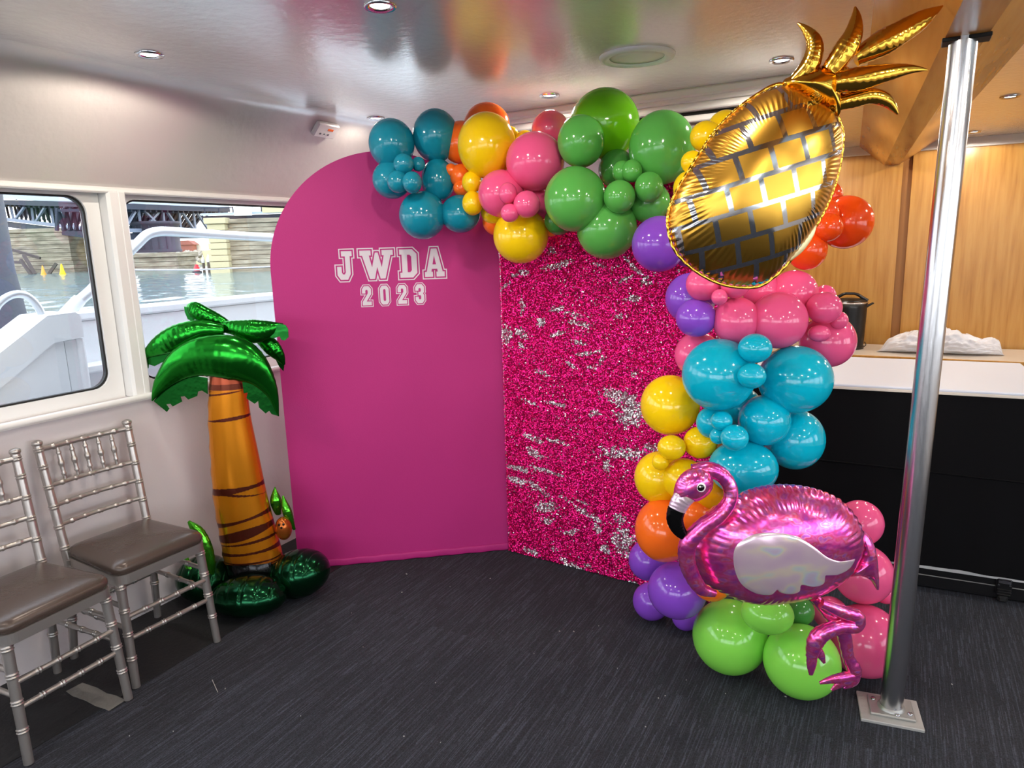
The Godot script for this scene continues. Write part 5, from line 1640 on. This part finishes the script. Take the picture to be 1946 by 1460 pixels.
func make_harbour() -> void:
	var span_verticals := [[[-163.92, 13.61, -82.36], [-161.84, 9.97, -81.37]], [[-152.11, 12.79, -80.15], [-150.37, 8.94, -79.15]], [[-141.26, 12.03, -77.87], [-139.26, 7.97, -76.75]], [[-131.02, 11.31, -75.47], [-129.36, 7.28, -74.39]]]
	var span_diagonals := [[[-161.23, 9.94, -81.27], [-154.21, 13.02, -80.58]], [[-149.48, 8.90, -78.98], [-143.00, 12.23, -78.27]], [[-138.12, 8.02, -76.51], [-132.71, 11.50, -75.90]], [[-128.52, 7.25, -74.19], [-123.29, 10.83, -73.50]], [[-172.42, 11.01, -83.21], [-166.40, 13.87, -82.80]]]
	var span_chords := [[[-179.40, 11.57, -84.30], [-119.76, 6.55, -71.86]], [[-179.62, 14.78, -84.90], [-120.04, 10.63, -72.63]]]
	var span_rails := [[[-179.79, 17.19, -85.35], [-120.11, 11.67, -72.82]], [[-179.73, 16.27, -85.18], [-120.07, 11.15, -72.72]]]
	var span_posts := [[[-161.35, 16.11, -82.37], [-160.61, 14.15, -81.90]], [[-149.60, 14.96, -80.05], [-148.89, 13.20, -79.61]], [[-139.10, 13.91, -77.74], [-138.42, 12.33, -77.32]], [[-128.91, 12.81, -75.23], [-128.54, 11.52, -74.92]]]
	var far_verticals := [[[-113.79, 9.84, -76.95], [-114.04, 6.28, -77.09]], [[-118.19, 10.68, -84.68], [-118.16, 6.47, -84.40]], [[-120.79, 10.31, -89.89], [-120.78, 6.60, -89.71]], [[-122.91, 10.55, -94.63], [-122.94, 6.70, -94.61]], [[-124.70, 10.67, -99.09], [-124.71, 6.79, -99.08]]]
	var far_diagonals := [[[-110.76, 6.22, -71.95], [-113.49, 9.81, -76.46]], [[-114.48, 9.83, -78.08], [-117.99, 6.47, -84.06]], [[-114.44, 6.30, -77.74], [-117.89, 10.18, -84.09]], [[-118.59, 10.16, -85.43], [-120.54, 6.59, -89.19]], [[-121.04, 10.34, -90.41], [-122.79, 6.70, -94.26]], [[-123.20, 10.49, -95.32], [-124.71, 6.79, -99.08]]]
	var far_chords := [[[-109.66, 6.00, -70.34], [-125.10, 6.71, -100.14]], [[-109.92, 9.79, -71.05], [-127.39, 11.13, -106.82]]]
	var far_rails := [[[-110.00, 10.86, -71.25], [-127.42, 11.69, -106.92]]]
	var far_posts := [[[-115.08, 11.39, -79.19], [-115.10, 10.33, -79.15]], [[-119.29, 11.57, -86.87], [-119.31, 10.53, -86.85]], [[-121.92, 11.63, -92.38], [-121.93, 10.64, -92.37]], [[-123.79, 11.68, -96.78], [-123.80, 10.76, -96.79]], [[-125.38, 11.70, -100.90], [-125.38, 10.75, -100.90]]]
	var t := thing("bridge", "grey iron truss bridge crossing the water outside both windows", "bridge")
	for span in [["near", span_verticals, span_diagonals, span_chords, span_rails, span_posts], ["far", far_verticals, far_diagonals, far_chords, far_rails, far_posts]]:
		var near: bool = span[0] == "near"
		for s in span[1]:
			obj("vertical_strut", beam_between(s[0], s[1], 0.20), M.bridge, t)
		for s in span[2]:
			obj("diagonal_strut", beam_between(s[0], s[1], 0.20), M.bridge, t)
		obj("bottom_chord", beam_between(span[3][0][0], span[3][0][1], 0.25, 0.30), M.bridge, t)
		var c0 = span[3][0][0]
		var c1 = span[3][0][1]
		obj("bottom_girder", beam_between([c0[0] - 1.0, c0[1] - 0.95, c0[2] - 0.6], [c1[0] - 1.0, c1[1] - 0.95, c1[2] - 0.6], 0.35, 0.55), M.bridge_dark, t)
		obj("top_chord", beam_between(span[3][1][0], span[3][1][1], 0.3, 0.45), M.bridge_dark, t)
		for s in span[4]:
			obj("deck_rail", beam_between(s[0], s[1], 0.12, 0.45 if near else 0.5), M.bridge_deck, t)
		for s in span[5]:
			obj("rail_post", beam_between(s[0], s[1], 0.16), M.bridge_deck, t)
		# deck, cross girders and the second truss behind
		var back := Vector3(-4.0, 0.3, -9.0) if near else Vector3(-10.0, 0.3, 4.0)
		var d0 = span[3][1][0]
		var d1 = span[3][1][1]
		var st := begin(false)
		var a := Vector3(d0[0], d0[1] - 0.2, d0[2])
		var b := Vector3(d1[0], d1[1] - 0.2, d1[2])
		for lift in [0.0, 0.7]:
			quad(st, a + Vector3(0, lift, 0), b + Vector3(0, lift, 0), b + back + Vector3(0, lift, 0), a + back + Vector3(0, lift, 0))
		obj("deck", st, M.bridge_dark, t)
		st = begin(false)
		for k in 22:
			var p := a.lerp(b, k / 21.0)
			var bot := Vector3(c0[0], c0[1], c0[2]).lerp(Vector3(c1[0], c1[1], c1[2]), k / 21.0)
			var n := 0.22
			for e in [[p + back, bot + back], [p + back * 0.5, bot + back * 0.5 + (b - a) * 0.04], [p + back, bot + back + (b - a) * 0.05], [p + back * 0.02 + Vector3(0, -0.4, 0), p + back + Vector3(0, -0.4, 0)]]:
				var dd: Vector3 = e[1] - e[0]
				var z := dd.normalized()
				var x := Vector3.UP.cross(z)
				x = Vector3.RIGHT if x.length() < 0.05 else x.normalized()
				add_box(st, (e[0] + e[1]) / 2.0, Vector3(n * 2, n * 2, dd.length()), 0.0, Basis(x, z.cross(x), z))
		var bars := obj("rear_lattice", st, M.bridge_dark, t)
		bars.set_meta("kind", "stuff")
	stone_pier("bridge_pier", "wide coursed sandstone pier behind the broken timbers and yellow buoys", Vector3(-143.9, 0, -69.0), Vector3(-132.5, 0, -75.3), 7.35, 8.0, 11, 0.5)
	stone_pier("bridge_pier", "large sandstone pier right of the red buoy", Vector3(-79.1, 0, -62.9), Vector3(-66.0, 0, -70.0), 6.24, 8.0, 12, 0.25)
	var pil := stone_pier("pier_buttress", "pale corner buttress at the left end of the large sandstone pier", Vector3(-78.4, 0, -62.1), Vector3(-76.4, 0, -63.2), 6.4, 2.2, 9, 0.15)
	for c in pil.get_children():
		if String(c.name).begins_with("stone"):
			(c as MeshInstance3D).mesh.surface_set_material(0, M.stone_pale)
	stone_pier("drum_footing", "low round-shouldered stone footing under the dark iron drum", Vector3(-115.0, 0, -73.4), Vector3(-107.0, 0, -77.8), 2.4, 8.0, 4, 0.3)
	t = thing("iron_drum", "dark iron pier drum on the stone footing, behind the hand rail", "bridge pier", Vector3(-113.6, 2.43, -79.6))
	var st := begin()
	add_lathe(st, [[3.75, 0.0], [3.75, 0.5], [3.6, 0.55], [3.6, 4.6], [3.9, 4.7], [3.9, 5.2], [0.0, 5.2]], 40)
	obj("shell", st, M.iron, t)
	for k in 9:
		var a := 0.2 + k * 0.35
		obj("rib", box(Vector3(cos(a) * 3.62, 2.3, sin(a) * 3.62), Vector3(0.2, 4.4, 0.2), 0.03, Basis(Vector3.UP, -a)), M.iron, t)
	# far shore
	struct("shore_bank", box(Vector3(-205.0, 0.6, -190.0), Vector3(300.0, 4.6, 60.0), 0.0, Basis(Vector3.UP, deg_to_rad(-32.0))), M.sand)
	t = thing("shore_building", "far white apartment building with rows of windows between pier and frame", "building", Vector3(-267.0, 2.4, -156.0), FACE.orthonormalized())
	obj("wall", box(Vector3(0, 5.0, -4), Vector3(11.0, 9.0, 8.0)), M.building, t)
	obj("penthouse", box(Vector3(1.0, 10.0, -4), Vector3(7.0, 1.6, 6.0)), M.building, t)
	for r in 3:
		for c in 6:
			obj("window", box(Vector3(-4.3 + 1.7 * c, 3.6 + 2.2 * r, 0.05), Vector3(0.8, 1.0, 0.1)), M.pane_dark, t)
	t = thing("shore_pavilion", "small far pavilion with a red-brown roof on the shore", "pavilion", Vector3(-206.0, 2.85, -155.0), FACE.orthonormalized())
	obj("wall", box(Vector3(0, 1.2, 0), Vector3(4.4, 2.4, 3.0)), M.roof, t)
	st = begin(false)
	add_prism(st, PackedVector2Array([Vector2(-3.0, 2.4), Vector2(3.0, 2.4), Vector2(1.2, 3.8), Vector2(-1.2, 3.8)]), -2.0, 2.0)
	obj("roof", st, M.roof, t)
	var kiosk := obj("shore_kiosk", box(Vector3.ZERO, Vector3(3.6, 3.2, 2.5), 0.1), M.green_paint)
	kiosk.position = Vector3(-211.5, 4.45, -151.0)
	tag(kiosk, "green far kiosk left of the red-roofed pavilion", "kiosk")
	for k in 2:
		st = begin(false)
		add_prism(st, PackedVector2Array([Vector2(-3.2, 0), Vector2(3.2, 0), Vector2(3.2, 2.8), Vector2(0, 4.4), Vector2(-3.2, 2.8)]), -2.0, 2.0)
		var m := obj("shore_marquee", st, M.building)
		m.transform = Transform3D(FACE.orthonormalized(), Vector3(-205.5 + 7.0 * k, 2.85, -160.0 - 5.0 * k))
		tag(m, ["white far marquee next to the red-roofed pavilion", "white far marquee nearest the large sandstone pier"][k], "marquee", "white marquees on the shore")
	rng.seed = 55
	st = begin(false)
	for k in 150:
		var f := rng.randf()
		var p := Vector3(-182.0, 0.0, -126.0).lerp(Vector3(-160.0, 0.0, -139.0), f)
		var h := rng.randf()
		add_box(st, p + Vector3(-2.6 * h, 2.9 * h, -3.4 * h), Vector3(rng.randf_range(0.8, 1.7), rng.randf_range(0.5, 1.1), rng.randf_range(0.8, 1.5)), 0.2, Basis.from_euler(Vector3(rng.randf(), rng.randf() * 3.0, rng.randf())))
	var rocks := obj("riprap", st, M.rock)
	rocks.set_meta("kind", "stuff")
	tag(rocks, "pale boulder bank along the far shore below the marquees", "rocks")
	# broken timbers in front of the left pier
	for e in [[[-136.7, 3.9, -67.0], [-131.7, 2.1, -69.4], "long thin leaning timber across the left pier"], [[-133.0, 2.6, -67.6], [-130.1, -0.6, -67.4], "thick timber sloping into the water under the left pier"], [[-133.4, 1.8, -67.2], [-130.7, -0.7, -67.1], "lower parallel timber sloping into the water under the left pier"], [[-134.8, 1.5, -66.6], [-133.2, 1.4, -67.3], "short level timber beside the mooring pile's waterline"], [[-128.0, -0.6, -68.6], [-127.0, 1.0, -69.4], "short upright broken timber near the yellow buoy"]]:
		tag(obj("broken_timber", beam_between(e[0], e[1], 0.22), M.timber), e[2], "timber", "broken timbers by the left pier")
	var buoys := [[Vector3(-115.4, -0.6, -63.85), 0.42, 1.6, M.buoy_yellow, "bright yellow cone buoy on the water in the left window"], [Vector3(-120.2, -0.6, -63.55), 0.36, 1.4, M.buoy_orange, "dull orange cone buoy left of the bright yellow one"]]
	for e in buoys:
		t = thing("cone_buoy", e[4], "buoy", e[0], Basis.IDENTITY, "cone buoys near the left pier")
		st = begin()
		add_lathe(st, [[e[1] * 0.9, -0.1], [e[1], 0.25], [e[1] * 0.85, 0.35], [e[1] * 0.25, e[2]], [0.0, e[2] + 0.1]], 20)
		obj("cone", st, e[3], t)
		st = begin()
		add_lathe(st, [[e[1] * 1.15, -0.1], [e[1] * 1.15, 0.12], [e[1] * 0.8, 0.14]], 20)
		obj("collar", st, e[3], t)
	t = thing("red_buoy", "red can buoy with dark float in front of the sandstone pier", "buoy", Vector3(-83.6, -0.6, -63.9))
	st = begin()
	add_lathe(st, [[0.36, 0.25], [0.36, 0.75], [0.24, 0.82], [0.22, 1.1], [0.0, 1.14]], 20)
	obj("can", st, M.buoy_red, t)
	st = begin()
	add_lathe(st, [[0.62, -0.1], [0.62, 0.22], [0.4, 0.26]], 20)
	obj("float", st, M.iron, t)
	for e in [[Vector3(-82.8, -0.6, -64.4), 0.18, 1.65, "thinner white-capped mooring post behind the red buoy"], [Vector3(-81.3, -0.6, -64.1), 0.25, 1.75, "thicker white-capped mooring post right of the thinner one"]]:
		t = thing("capped_post", e[3], "post", e[0], Basis.IDENTITY, "white-capped posts by the red buoy")
		st = begin()
		add_lathe(st, [[e[1], -0.3], [e[1], e[2]]], 14)
		obj("shaft", st, M.timber, t)
		st = begin()
		add_lathe(st, [[e[1] * 1.25, e[2] - 0.35], [e[1] * 1.25, e[2]], [0.0, e[2] + 0.75]], 14)
		obj("cap", st, M.building, t)
	for e in [[Vector3(-74.4, 7.15, -64.6), Vector3(2.3, 1.2, 0.1), M.building, "white notice board on the deck above the sandstone pier"], [Vector3(-71.1, 7.25, -66.6), Vector3(2.8, 0.8, 0.1), M.sand, "cream notice board on the deck, nearest the arch"]]:
		var s := obj("notice_board", box(Vector3.ZERO, e[1], 0.01), e[2])
		s.transform = Transform3D(FACE.orthonormalized(), e[0])
		tag(s, e[3], "notice board")
	t = thing("pier_deck", "light grey deck edge with dark girders over the sandstone pier", "bridge deck", Vector3(-73.0, 6.3, -66.6), Basis(Vector3.UP, deg_to_rad(28.5)))
	obj("girder", box(Vector3(0, 0.15, -3), Vector3(16, 0.5, 6)), M.bridge_dark, t)
	obj("deck_edge", box(Vector3(0, 0.6, 0.1), Vector3(16, 0.28, 0.3)), M.bridge_deck, t)
	for k in 9:
		obj("baluster", box(Vector3(-7.5 + 1.85 * k, 0.95, 0.1), Vector3(0.15, 0.9, 0.15)), M.bridge_dark, t)
	obj("top_rail", box(Vector3(0, 1.4, 0.1), Vector3(16, 0.12, 0.16)), M.bridge_dark, t)

func _ready() -> void:
	make_view()
	make_materials()
	make_room()
	make_fittings()
	make_arch()
	make_sequins()
	make_balloons()
	make_pineapple()
	make_flamingo()
	make_palm()
	make_chairs()
	make_pole()
	make_bar()
	make_outside()
	make_harbour()
	make_floor_bits()
